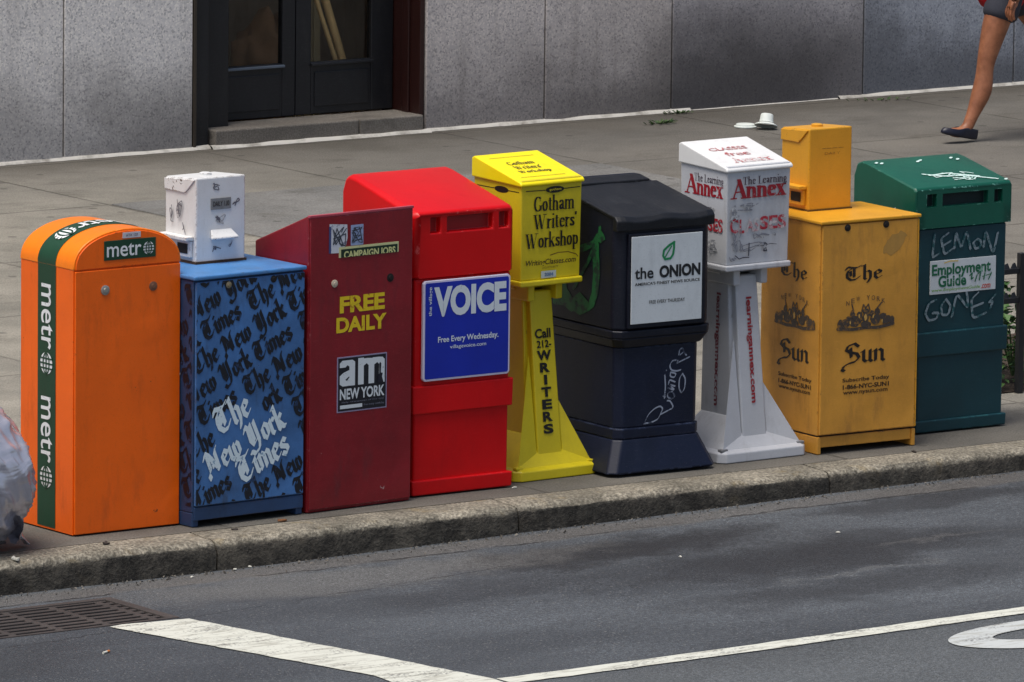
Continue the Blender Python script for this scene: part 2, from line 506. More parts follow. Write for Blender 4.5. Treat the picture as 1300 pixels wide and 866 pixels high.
def asphalt():
    m, nt = new_mat('asphalt', .82, 0, .35)
    co = nt.co.outputs['Object']
    a = nt.noise(210, 3, .6)
    v = nt.new('ShaderNodeTexVoronoi')
    v.inputs['Scale'].default_value = 95
    nt.link(co, v.inputs['Vector'])
    big = nt.noise(.8, 5, .6, nt.scale_vec((.55, 1.5, 1)))
    c = nt.mix(nt.step(big, .32, .68), lin(70, 74, 79), lin(95, 100, 105))
    md = nt.noise(34, 5, .7)
    c = nt.mix(nt.math('MULTIPLY', nt.step(md, .5, .7), .4), c, lin(48, 48, 50))
    # older, browner mat on the kerb side of the lane line and a greyer one outside it
    # pale stone chips showing in the worn surface
    sep = nt.new('ShaderNodeSeparateColor')
    nt.link(v.outputs['Color'], sep.inputs[0])
    chip = nt.math('MULTIPLY', nt.step(sep.outputs[0], .86, .93), nt.step(v.outputs['Distance'], .5, .25))
    c = nt.mix(nt.math('MULTIPLY', chip, .55), c, lin(140, 138, 134))
    # oil-dark wheel track blotches
    xyz = nt.new('ShaderNodeSeparateXYZ')
    nt.link(co, xyz.inputs[0])
    wx = nt.math('ADD', xyz.outputs[0], nt.math('MULTIPLY', nt.math('SUBTRACT', nt.noise(1.7, 5, .65), .5), 1.5))
    wy = nt.math('ADD', xyz.outputs[1], nt.math('MULTIPLY', nt.math('SUBTRACT', nt.noise(2.3, 5, .65, nt.scale_vec((1, 1.3, 2))), .5), .7))
    def stain(cx, cy, rx, ry, k):
        d = nt.math('ADD', nt.math('POWER', nt.math('ABSOLUTE', nt.math('DIVIDE', nt.math('SUBTRACT', wx, cx), rx)), 2.0), nt.math('POWER', nt.math('ABSOLUTE', nt.math('DIVIDE', nt.math('SUBTRACT', wy, cy), ry)), 2.0))
        return nt.math('MULTIPLY', nt.step(d, 1.7, .0), k)
    sm = stain(2.0, -.85, .8, .22, .9)
    for q in ((2.55, -1.35, 1.0, .34, .8), (2.3, -1.95, .9, .22, .55), (3.9, -.7, .9, .14, .65), (1.2, -1.2, .8, .18, .35), (3.4, -1.9, 1.0, .25, .35), (.4, -.9, .5, .12, .3), (5.6, -1.3, 1.6, .3, .5), (-2.2, -1.4, 1.5, .4, .5)):
        sm = nt.math('MAXIMUM', sm, stain(*q))
    c = nt.mix(sm, c, lin(40, 40, 43))
    pale = nt.math('MAXIMUM', stain(2.5, -1.7, .3, .04, .28), nt.math('MAXIMUM', stain(3.2, -1.35, .25, .04, .25), stain(.7, -.75, 1.1, .2, .55)))
    c = nt.mix(pale, c, lin(116, 115, 112))
    out = nt.step(xyz.outputs[1], -2.66, -2.8)
    c = nt.mix(nt.math('MULTIPLY', out, .45), c, nt.mix(md, lin(84, 88, 90), lin(116, 119, 118)))
    # lighter dusty strip along the gutter
    wob = nt.math('MULTIPLY', nt.math('SUBTRACT', nt.noise(2.2, 4), .5), .12)
    yy = nt.math('ADD', xyz.outputs[1], wob)
    gut = nt.math('MULTIPLY', nt.step(yy, -.56, -.5), nt.step(yy, -.34, -.4))
    c = nt.mix(nt.math('MULTIPLY', gut, .4), c, lin(112, 104, 94))
    md2 = nt.noise(75, 3, .7)
    c = nt.mix(nt.step(md2, .38, .66), nt.mix(1.0, c, (.74, .74, .74, 1), 'MULTIPLY'), nt.mix(1.0, c, (1.18, 1.18, 1.18, 1), 'MULTIPLY'))
    c = nt.mix(nt.step(a, .35, .7), nt.mix(1.0, c, (.5, .5, .5, 1), 'MULTIPLY'), nt.mix(1.0, c, (1.35, 1.35, 1.35, 1), 'MULTIPLY'))
    # long ragged cracks parallel to the kerb and one diagonal
    w1 = nt.math('MULTIPLY', nt.math('SUBTRACT', nt.noise(1.6, 6, .7), .5), .22)
    d1 = nt.math('ABSOLUTE', nt.math('ADD', nt.math('ADD', xyz.outputs[1], .52), w1))
    d2 = nt.math('ABSOLUTE', nt.math('ADD', nt.math('ADD', nt.math('ADD', xyz.outputs[1], 1.06), nt.math('MULTIPLY', xyz.outputs[0], -.14)), w1))
    d2 = nt.math('ADD', d2, nt.math('MULTIPLY', nt.step(xyz.outputs[0], 1.6, 2.2), .1))
    crk = nt.math('MAXIMUM', nt.step(d1, .012, .003), nt.math('MULTIPLY', nt.step(d2, .008, .002), .7))
    crk = nt.math('MULTIPLY', crk, nt.step(nt.noise(3.3, 3), .4, .55))
    c = nt.mix(nt.math('MULTIPLY', crk, .8), c, lin(28, 27, 27))
    nt.link(c, nt.bsdf.inputs['Base Color'])
    nt.bump(nt.math('SUBTRACT', nt.math('ADD', a, nt.math('MULTIPLY', chip, .3)), nt.math('MULTIPLY', crk, 2.0)), .6, .006)
    return m

GX0, GX1, GY0, GY1 = -1.02, -.21, -1.06, -.585      # the drain opening in the road
def grid(xs, ys, zf, skip=None):
    mb = MB()
    nx = len(xs)
    vs = [(x, y, zf(x)) for y in ys for x in xs]
    fs = []
    for j in range(len(ys) - 1):
        for i in range(nx - 1):
            if skip and skip((xs[i] + xs[i + 1]) / 2, (ys[j] + ys[j + 1]) / 2):
                continue
            fs.append((j * nx + i, j * nx + i + 1, (j + 1) * nx + i + 1, (j + 1) * nx + i))
    mb.add(vs, fs)
    return mb

M_ASPHALT = asphalt()
xs = [-60, -20, -5, GX0, GX1] + [round(.3 * k, 2) for k in range(0, 17)] + [10, 25, 60]
ys = [-60, -20, -6, GY0, GY1, -.315]
struct(grid(xs, ys, road_z, lambda x, y: GX0 < x < GX1 and GY0 < y < GY1).build('road', M_ASPHALT))

def road_paint(name, col):
    m, nt = new_mat(name, .62, 0, .4)
    n = nt.noise(70, 5, .7)
    b = nt.noise(5, 4, .6, nt.scale_vec((.8, 2.5, 1)))
    w = nt.step(nt.math('ADD', n, nt.math('MULTIPLY', b, .8)), .95, 1.1)
    sc = nt.noise(9, 5, .65, nt.scale_vec((.7, 4, 1)))
    c = nt.mix(nt.math('MULTIPLY', nt.step(sc, .47, .68), .6), col, lin(132, 128, 114))
    c = nt.mix(nt.math('MULTIPLY', w, .75), c, lin(86, 85, 84))
    nt.link(c, nt.bsdf.inputs['Base Color'])
    nt.bump(n, .3, .004)
    return m

M_WHITE_LINE = road_paint('road_marking_white', lin(205, 206, 194))
M_WHITE_LINE2 = road_paint('road_marking_grey_white', lin(186, 190, 188))

def ragged(poly, amp, step, seed):
    """resample a closed outline with a slightly uneven edge"""
    out = []
    rnd = random.Random(seed)
    for i in range(len(poly)):
        a, b = Vector(poly[i]), Vector(poly[(i + 1) % len(poly)])
        n = max(1, int((b - a).length / step))
        for k in range(n):
            p = a.lerp(b, k / n)
            if k:
                p = p + Vector((rnd.uniform(-amp, amp), rnd.uniform(-amp, amp)))
            out.append((p.x, p.y))
    return out

def sheet(name, outline, mat, dz=.004):
    """a thin painted sheet that follows the road surface"""
    bm = bmesh.new()
    vs = [bm.verts.new((x, y, 0)) for x, y in outline]
    es = [bm.edges.new((vs[i], vs[(i + 1) % len(vs)])) for i in range(len(vs))]
    bmesh.ops.triangle_fill(bm, use_beauty=True, edges=es)
    for v in bm.verts:
        v.co.z = road_z(v.co.x) + dz
    bmesh.ops.recalc_face_normals(bm, faces=bm.faces)
    for f in bm.faces:
        if f.normal.z < 0:
            f.normal_flip()
    me = bpy.data.meshes.new(name)
    bm.to_mesh(me)
    bm.free()
    me.materials.append(mat)
    o = bpy.data.objects.new(name, me)
    COL.objects.link(o)
    return o

struct(sheet('stop_bar_marking', ragged([(-.535, -1.085), (-.475, -1.072), (-.2, -1.105), (.085, -2.63), (.075, -2.755), (-.3, -2.79), (-.24, -2.36)], .004, .05, 1), M_WHITE_LINE))
line = []
n = 120
for k in range(n + 1):
    line.append((.095 + (9.9) * k / n, -2.635 + random.Random(k).uniform(-.004, .004)))
for k in range(n, -1, -1):
    line.append((.095 + 9.9 * k / n, -2.735 + random.Random(900 + k).uniform(-.004, .004)))
struct(sheet('lane_line_marking', line, M_WHITE_LINE))

# elongated white ring painted beyond the lane line (only its rounded end is in view)
mb = MB()
N = 72
def ell(cx, cy, rx, ry, t):
    c, s = math.cos(t) * rx, math.sin(t) * ry
    a = rd(-4)
    return cx + c * math.cos(a) - s * math.sin(a), cy + c * math.sin(a) + s * math.cos(a)
vs = []
for k in range(N):
    t = 2 * math.pi * k / N
    for e in ((2.36, -3.085, .525, .245), (2.385, -3.07, .36, .105)):
        x, y = ell(*e, t)
        vs.append((x, y, road_z(x) + .004))
mb.add(vs, [(2 * k, 2 * ((k + 1) % N), 2 * ((k + 1) % N) + 1, 2 * k + 1) for k in range(N)])
struct(mb.build('ring_marking', M_WHITE_LINE2))

def stone_kerb():
    m, nt = new_mat('kerb_granite', .85, 0, .3)
    a = nt.noise(85, 4, .65)
    b = nt.noise(3.5, 5, .65)
    c = nt.mix(nt.step(b, .3, .7), lin(122, 118, 108), lin(168, 162, 149))
    a3 = nt.noise(42, 4, .7)
    c = nt.mix(nt.step(a3, .36, .66), nt.mix(1.0, c, (.7, .69, .67, 1), 'MULTIPLY'), nt.mix(1.0, c, (1.16, 1.15, 1.13, 1), 'MULTIPLY'))
    c = nt.mix(nt.step(a, .34, .68), nt.mix(1.0, c, (.5, .49, .47, 1), 'MULTIPLY'), nt.mix(1.0, c, (1.25, 1.24, 1.2, 1), 'MULTIPLY'))
    # ochre lichen-like stains on the top, the street face's shade from overhead light painted in
    c = nt.mix(nt.math('MULTIPLY', nt.step(nt.noise(6, 4, .6), .56, .74), .5), c, lin(150, 128, 76))
    geo = nt.new('ShaderNodeNewGeometry')
    sx = nt.new('ShaderNodeSeparateXYZ')
    nt.link(nt.co.outputs['Object'], sx.inputs[0])
    shade_mottle = nt.noise(11, 5, .7)
    zf = nt.step(nt.math('ADD', sx.outputs[2], nt.math('MULTIPLY', nt.math('SUBTRACT', shade_mottle, .5), .04)), -.012, -.034)
    c = nt.mix(nt.math('MULTIPLY', zf, .88), c, nt.mix(nt.step(shade_mottle, .4, .65), lin(34, 32, 30), lin(74, 70, 63)))
    nt.link(c, nt.bsdf.inputs['Base Color'])
    nt.bump(nt.math('ADD', a, nt.math('MULTIPLY', nt.noise(22, 4, .6), 1.4)), .8, .012)
    return m

M_KERB = stone_kerb()
joints = [-40, -6.9, -5.4, -3.9, -2.4, -1.02, .43, 1.84, 3.37, 4.85, 6.3, 7.8, 9.3, 40]
mb = MB()
for j0, j1 in zip(joints[:-1], joints[1:]):
    nn = max(2, min(40, int((j1 - j0) / .06)))
    prof = [(-.338, -.2), (-.334, -.05), (-.328, -.022), (-.312, -.006), (-.29, 0.0), (-.22, .001), (-.148, 0.0), (-.146, -.2)]
    rows = []
    dy = random.Random(int(j0 * 100)).uniform(-.006, .006)
    for i in range(nn + 1):
        x = j0 + .004 + (j1 - j0 - .008) * i / nn
        e = .006 if i in (0, nn) else 0
        row = []
        for q, (y, z) in enumerate(prof):
            n1 = noise.noise((x * 9, q * 1.7, 3.1)) * .007 + noise.noise((x * 2.1, q * .4, 8)) * .008
            amp = (1.0, 1.2, 1.5, 1.1, .6, .3, .1, 0)[q]
            row.append((x, y + dy + n1 * amp + (e if q < 4 else 0), z + (noise.noise((x * 6, q, 9)) * .005 * amp if 0 < q < 5 else 0) - (e if 1 < q < 6 else 0)))
        rows.append(row)
    vs = [p for r in rows for p in r]
    L = len(prof)
    fs = [(i * L + q, i * L + q + 1, (i + 1) * L + q + 1, (i + 1) * L + q) for i in range(nn) for q in range(L - 1)]
    fs += [list(range(L)), [nn * L + q for q in range(L)][::-1]]
    mb.add(vs, fs)
struct(mb.build('kerb', M_KERB, smooth=40, weld=True))

def pavement(name='pavement_concrete', tone=1.0, joints=True, cols=None):
    m, nt = new_mat(name, .88, 0, .25)
    co = nt.co.outputs['Object']
    sx = nt.new('ShaderNodeSeparateXYZ')
    nt.link(co, sx.inputs[0])
    a = nt.noise(120, 4, .65)
    b = nt.noise(1.1, 6, .65)
    c1, c2 = cols or (lin(124, 121, 112), lin(160, 155, 143))
    c = nt.mix(nt.step(b, .3, .7), c1, c2)
    if joints:
        # slab-to-slab tone differences
        fx = nt.math('FLOOR', nt.math('DIVIDE', nt.math('SUBTRACT', sx.outputs[0], 3.6), 1.49))
        fy = nt.math('FLOOR', nt.math('DIVIDE', nt.math('SUBTRACT', sx.outputs[1], 4.83), 1.41))
        cb = nt.new('ShaderNodeCombineXYZ')
        nt.link(fx, cb.inputs[0])
        nt.link(fy, cb.inputs[1])
        wn_ = nt.new('ShaderNodeTexWhiteNoise', noise_dimensions='3D')
        nt.link(cb.outputs[0], wn_.inputs['Vector'])
        c = nt.mix(nt.math('MULTIPLY', wn_.outputs['Value'], .3), c, nt.mix(1.0, c, (.72, .72, .74, 1), 'MULTIPLY'))
        # the walk turns greyer and dirtier towards the far right and along the wall
        g = nt.step(nt.math('ADD', nt.math('ADD', sx.outputs[0], nt.math('MULTIPLY', sx.outputs[1], .35)), nt.math('MULTIPLY', b, 3.0)), 7.5, 13.0)
        c = nt.mix(nt.math('MULTIPLY', g, .62), c, lin(84, 82, 80))
        wl = nt.step(nt.math('ADD', sx.outputs[1], nt.math('MULTIPLY', nt.noise(2.5, 5, .7), 1.2)), 9.0, 9.75)
        c = nt.mix(nt.math('MULTIPLY', wl, .5), c, lin(82, 76, 66))
        # darker grey band along the kerb side, under and around the boxes
        bx = nt.step(nt.math('ADD', sx.outputs[1], nt.math('MULTIPLY', nt.math('SUBTRACT', nt.noise(5, 5, .7), .5), .5)), .75, .3)
        c = nt.mix(nt.math('MULTIPLY', bx, .62), c, lin(70, 68, 66))
    c = nt.mix(nt.step(a, .32, .7), nt.mix(1.0, c, (.68, .67, .66, 1), 'MULTIPLY'), nt.mix(1.0, c, (1.16, 1.16, 1.16, 1), 'MULTIPLY'))
    a2 = nt.noise(38, 4, .6)
    c = nt.mix(nt.math('MULTIPLY', nt.step(a2, .54, .7), .3), c, lin(92, 86, 78))
    st = nt.noise(2.4, 6, .72, nt.scale_vec((1, 1.8, 1)))
    c = nt.mix(nt.math('MULTIPLY', nt.step(st, .5, .72), .55), c, lin(80, 76, 69))
    gum = nt.new('ShaderNodeTexVoronoi')
    gum.inputs['Scale'].default_value = 4.2
    nt.link(co, gum.inputs['Vector'])
    c = nt.mix(nt.math('MULTIPLY', nt.step(gum.outputs['Distance'], .11, .08), .55), c, lin(64, 61, 58))
    h = a
    if joints:
        wob = nt.math('MULTIPLY', nt.math('SUBTRACT', nt.noise(14, 3), .5), .012)
        def groove(v, o, sp):
            t = nt.math('FRACT', nt.math('DIVIDE', nt.math('SUBTRACT', nt.math('ADD', v, wob), o), sp))
            t = nt.math('MULTIPLY', nt.math('MINIMUM', t, nt.math('SUBTRACT', 1.0, t)), sp)
            return nt.math('MULTIPLY', nt.step(t, .014, .001), nt.math('ADD', .45, nt.math('MULTIPLY', nt.step(nt.noise(3, 4), .35, .6), .55)))
        gr = nt.math('MAXIMUM', groove(sx.outputs[0], 3.6, 1.49), groove(sx.outputs[1], 4.83, 1.41))
        c = nt.mix(nt.math('MULTIPLY', gr, .72), c, lin(58, 54, 48))
        h = nt.math('SUBTRACT', a, nt.math('MULTIPLY', gr, 3.0))
    nt.link(c, nt.bsdf.inputs['Base Color'])
    nt.bump(h, .4, .006)
    return m

M_PAVE = pavement()
mb = MB()
mb.add([(-60, -.146, 0), (60, -.146, 0), (60, 9.14, 0), (-60, 9.14, 0)], [(0, 1, 2, 3)])
struct(mb.build('sidewalk', M_PAVE))
M_PATCH = pavement('pavement_patch_concrete', joints=False, cols=(lin(108, 108, 106), lin(128, 127, 124)))
mb = MB()
mb.add([(5.1, 6.24, .004), (8.06, 6.24, .004), (8.06, 7.645, .004), (5.1, 7.645, .004), (5.1, 6.24, -.02), (8.06, 6.24, -.02), (8.06, 7.645, -.02), (5.1, 7.645, -.02)],
       [(0, 1, 2, 3), (0, 4, 5, 1), (1, 5, 6, 2), (2, 6, 7, 3), (3, 7, 4, 0)])
struct(mb.build('sidewalk_patch', M_PATCH))

# ------------------------------------------------------------------ granite building with double door
def granite(name, dark=0.0, tint=(1, 1, 1)):
    m, nt = new_mat(name, .55, 0, .4)
    co = nt.co.outputs['Object']
    v = nt.new('ShaderNodeTexVoronoi')
    v.inputs['Scale'].default_value = 95
    nt.link(co, v.inputs['Vector'])
    sep = nt.new('ShaderNodeSeparateColor')
    nt.link(v.outputs['Color'], sep.inputs[0])
    v2 = nt.new('ShaderNodeTexVoronoi')
    v2.inputs['Scale'].default_value = 120
    nt.link(co, v2.inputs['Vector'])
    sep2 = nt.new('ShaderNodeSeparateColor')
    nt.link(v2.outputs['Color'], sep2.inputs[0])
    t = lambda r, g, b: tuple(min(1, x * y) for x, y in zip(lin(r, g, b)[:3], tint)) + (1,)
    c = nt.mix(nt.step(sep.outputs[0], .2, .8), t(210, 209, 211), t(222, 220, 220))
    c = nt.mix(nt.step(sep2.outputs[1], .72, .84), c, t(236, 234, 232))
    c = nt.mix(nt.math('MULTIPLY', nt.step(sep2.outputs[2], .8, .9), .65), c, t(150, 150, 155))
    b = nt.noise(.9, 5, .6)
    c = nt.mix(nt.math('MULTIPLY', nt.step(b, .4, .75), .25 + dark * .3), c, t(140, 138, 138))
    # soot and splash stains, stronger near the foot of the wall in uneven patches
    sx = nt.new('ShaderNodeSeparateXYZ')
    nt.link(co, sx.inputs[0])
    st = nt.noise(1.7, 5, .65)
    foot = nt.step(nt.math('ADD', sx.outputs[2], nt.math('MULTIPLY', st, -1.1)), .12, -.45)
    c = nt.mix(nt.math('MULTIPLY', foot, .5 + dark * .35), c, t(84, 82, 82))
    # one broad sooty smudge on the stained slabs and a fainter one left of the door
    for cx, cz, rx, rz, k in ((10.15, .2, .75, .42, .62), (6.3, .1, .45, .3, .4), (9.3, -.02, .6, .25, .35)):
        ux = nt.math('DIVIDE', nt.math('SUBTRACT', nt.math('ADD', sx.outputs[0], nt.math('MULTIPLY', nt.math('SUBTRACT', st, .5), .6)), cx), rx)
        uz = nt.math('DIVIDE', nt.math('SUBTRACT', nt.math('ADD', sx.outputs[2], nt.math('MULTIPLY', nt.math('SUBTRACT', b, .5), .3)), cz), rz)
        dd = nt.math('ADD', nt.math('MULTIPLY', ux, ux), nt.math('MULTIPLY', uz, uz))
        c = nt.mix(nt.math('MULTIPLY', nt.step(dd, 1.5, 0.0), k), c, t(64, 62, 62))
    # rain streaks
    rs = nt.noise(3.2, 5, .65, nt.scale_vec((3.5, 1, .25)))
    c = nt.mix(nt.math('MULTIPLY', nt.step(rs, .52, .74), .3), c, t(112, 108, 104))
    nt.link(c, nt.bsdf.inputs['Base Color'])
    nt.bump(sep2.outputs[0], .08, .003)
    return m

YB = 9.15
bld = thing('granite_building', 'speckled grey granite building front with a dark double door and a low stone step', 'building', (0, YB, 0))
M_G1 = granite('granite_pale', 0, (1.06, 1.03, .98))
M_G2 = granite('granite_warm', .2, (.86, .8, .75))
M_G3 = granite('granite_stained_dim', .6, (.74, .71, .71))  # panels darken rightwards: real stains plus dimmer light put into the tint
M_G4 = granite('granite_bluish', .6, (.6, .64, .7))
M_JOINT = paint('rusty_mortar', lin(124, 112, 92), .9, grime=.5, scratch=0)
XL, XR = 6.567, 8.022
panels = [(-60, 1.2, M_G1), (1.2, 3.5, M_G1), (3.5, 5.782, M_G1), (5.782, XL, M_G1), (XR, 8.79, M_G2), (8.79, 9.626, M_G2), (9.626, 10.923, M_G3), (10.923, 11.974, M_G4), (11.974, 14, M_G4), (14, 60, M_G3)]
for a, b, m in panels:
    mb = MB()
    mb.box(a + .004, b - .004, 0, .3, -.02, 2.55)
    mb.build('granite_panel', m, bld, .004, 1)
mb = MB()
mb.box(-60, XL - .006, .012, .29, -.03, 2.56)
mb.box(XR + .006, 60, .012, .29, -.03, 2.56)
mb.build('mortar_joints', M_JOINT, bld)
mb = MB()
mb.box(-60, 60, .02, .5, 2.56, 9.0)
mb.build('upper_wall', M_G2, bld)

M_DOOR = paint('door_black_paint', lin(26, 27, 31), .38, grime=.25, grime_col=lin(60, 58, 56), scratch=.5)
M_DOOR_RED = paint('door_oxblood_wood', lin(48, 22, 19), .4, grime=.3, grime_col=lin(22, 16, 16), scratch=.3)
M_METAL_EDGE = paint('door_edge_metal', lin(96, 106, 118), .3, scratch=0)
# the surround fills the reveal
mb = MB()
mb.box(XL, XL + .018, -.006, .26, 0, 2.55)
mb.build('door_jamb_strip', paint('bronze_strip', lin(58, 50, 40), .5), bld, .002, 1)
mb = MB()
mb.box(XL + .02, XL + .285, .1, .36, 0, 2.5)
mb.box(XL + .02, XL + .11, .02, .098, 0, 2.5)
mb.build('door_jamb', M_DOOR, bld, .006)
mb = MB()
mb.box(XR - .03, XR - .001, .012, .36, 0, 2.5)
mb.box(XR - .045, XR - .0305, .1, .16, 0, 2.5)
mb.build('door_jamb', M_DOOR_RED, bld, .005)
mb = MB()
mb.box(XL + .02, XR - .03, .06, .36, 2.501, 2.56)
mb.build('door_lintel', M_DOOR, bld)

M_GLASS, nt = new_mat('window_glass', .04, 0, .5)
nt.bsdf.inputs['Transmission Weight'].default_value = 1.0
nt.bsdf.inputs['IOR'].default_value = 1.3
nt.bsdf.inputs['Base Color'].default_value = (.9, .9, .88, 1)
def leaf(x0, x1, gl, gr, gz, m, m2):
    d = MB()
    y0, y1 = .25, .295
    d.box(x0, gl, y0, y1, .1, 2.49)
    d.box(gr, x1, y0, y1, .1, 2.49)
    d.box(gl, gr, y0, y1, .1, gz)
    d.box(gl, gr, y0, y1, 2.3, 2.49)
    o = d.build('door_leaf', [m], bld, .004)
    k = MB()
    k.box(gl + .02, gr - .02, y0 - .006, y0 - .001, .14, gz - .05)
    k.build('kick_panel', m, o, .003)
    s = MB()
    s.box(gl - .006, gr + .006, y0 - .02, y0 - .002, gz - .018, gz - .004)
    s.build('glazing_bead', m2, o, .003)
    p = MB()
    p.box(gl, gr, y0 + .02, y0 + .026, gz, 2.3)
    p.build('glass_pane', M_GLASS, o)
    return o
leaf(6.855, 7.366, 6.882, 7.285, .377, M_DOOR, M_METAL_EDGE)
leaf(7.371, 7.985, 7.466, 7.846, .372, M_DOOR, M_DOOR)
# dark room behind the glass
M_ROOM = paint('dark_room', lin(176, 158, 138), .9, grime=.4, grime_col=lin(60, 50, 44), scratch=0)
mb = MB()
mb.add([(6.2, .31, 0), (8.6, .31, 0), (8.6, 1.6, 0), (6.2, 1.6, 0), (6.2, .31, 2.5), (8.6, .31, 2.5), (8.6, 1.6, 2.5), (6.2, 1.6, 2.5)],
       [(0, 1, 2, 3), (4, 7, 6, 5), (1, 5, 6, 2), (3, 2, 6, 7), (0, 3, 7, 4)])
mb.build('lobby', M_ROOM, bld)
M_STEP = pavement('step_stone', joints=False, cols=(lin(106, 101, 94), lin(134, 128, 119)))
mb = MB()
mb.box(6.69, 7.585, -.025, .245, 0, .095)
mb.box(7.591, 7.995, -.025, .245, 0, .094)
mb.build('door_step', M_STEP, bld, .008)
# pale sealant along the foot of the wall, broken where it is dirty
mb = MB()
rnd = random.Random(4)
def sealant(x0, x1, y, thin=1.0):
    n = max(2, int((x1 - x0) / .03))
    row = []
    for k in range(n + 1):
        x = x0 + (x1 - x0) * k / n
        a = (.02 + .012 * noise.noise((x * 3.1, y, 2)) + .009 * noise.noise((x * 14, y, 5))) * thin
        a = max(.002, a)
        h1 = max(.003, (.015 + .007 * noise.noise((x * 5, 1, y))) * thin)
        row.append(((x, y - a, .0015), (x, y - a * .35, h1), (x, y + .012, h1 + .004)))
    vs = [p for r in row for p in r]
    mb.add(vs, [(3 * k + q, 3 * k + 3 + q, 3 * k + 4 + q, 3 * k + 1 + q) for k in range(n) for q in (0, 1)])
sealant(-8, XL + .1, 0)
sealant(6.66, 8.03, -.03)
sealant(8.03, 9.75, 0)
sealant(9.75, 10.75, 0, .35)
sealant(10.75, 14, 0)
m_seal, nt = new_mat('sealant', .8)
nz = nt.noise(4, 5, .7)
nt.link(nt.mix(nt.step(nz, .45, .7), lin(200, 196, 186), lin(128, 122, 112)), nt.bsdf.inputs['Base Color'])
mb.build('wall_sealant', m_seal, bld, smooth=60)

# things standing behind the door glass
M_WOOD = paint('pine_wood', lin(226, 190, 130), .6, grime=.4)
def pole(p, q, r, lab):
    o = MB()
    p, q = Vector(p), Vector(q)
    o.tube([p, p.lerp(q, .5), q], r, 12)
    ob = o.build('wooden_pole', M_WOOD, smooth=40)
    tag(ob, lab, 'pole', 'poles leaning behind the door glass')
pole((7.92, YB + .45, 0), (7.50, YB + .5, 1.3), .022, 'thicker tan wooden pole leaning steeply behind the right door glass')
pole((7.86, YB + .40, 0), (7.36, YB + .44, 1.35), .013, 'thinner tan wooden pole leaning lower behind the right door glass')
M_SLAT = paint('old_boards', lin(196, 180, 140), .7, grime=.6)
for k, (x, w, h) in enumerate([(7.55, .05, 1.0), (7.615, .045, .86), (7.675, .05, .9), (7.735, .04, .8)]):
    o = MB()
    o.box(x, x + w, YB + .62, YB + .645, 0, h)
    tag(o.build('board', M_SLAT, None, .003), 'narrow upright wooden board standing in the row behind the right door glass', 'board', 'boards standing behind the door glass')
o = MB()
bmh = bmesh.new()
bmesh.ops.create_icosphere(bmh, subdivisions=4, radius=1)
for v in bmh.verts:
    d = 1 + .35 * noise.noise(v.co * 2.2) + .14 * noise.noise(v.co * 6)
    v.co = Vector((v.co.x * .2 * d, v.co.y * .16 * d, v.co.z * .3 * d))
me = bpy.data.meshes.new('reflection_lump')
bmh.to_mesh(me)
bmh.free()
me.shade_smooth()
me.materials.append(paint('reflection_brown', lin(150, 112, 78), .9, grime=.6))
reflection_lump = bpy.data.objects.new('reflection_lump', me)  # brown lump added to stand for a reflection in the glass
COL.objects.link(reflection_lump)
reflection_lump.location = (7.5, YB + .72, .26)
tag(reflection_lump, 'brown lump added behind the left door glass in place of a reflection', 'reflection_lump')

# ------------------------------------------------------------------ shared paints for the boxes
M_CHROME = paint('coin_metal', lin(170, 168, 160), .35, grime=.5, scratch=0)
M_CHROME.node_tree.nodes['Principled BSDF'].inputs['Metallic'].default_value = .6
M_DARKHOLE = paint('dark_hole', lin(24, 18, 16), .7, scratch=0)
M_BLACK = ink('black_ink', lin(18, 17, 17), .5, .25, lin(70, 66, 55))
M_WHITE_INK = ink('white_ink', lin(232, 234, 234), .5, .15, lin(150, 156, 150))
GROUP = 'newspaper boxes in a row along the kerb'
def newsbox(label, loc, yaw):
    return thing('newspaper_box', label, 'newspaper box', (loc[0], loc[1], 0.002), yaw, GROUP)

def globe(cx, cz, r):
    """a ringed globe mark drawn as strokes"""
    nb = round_nib(r * .085)
    out = []
    for s in (-.45, 0, .45):
        h = math.sqrt(1 - s * s)
        out += sweep([(cx - r * h, cz + r * s), (cx + r * h, cz + r * s)], nb)
        if s:
            out += sweep([(cx + r * s * 1.1 * math.cos(t), cz + r * .95 * math.sin(t)) for t in [rd(-90 + 18 * k) for k in range(11)]], nb)
    out += sweep([(cx, cz - r), (cx, cz + r)], nb)
    return out

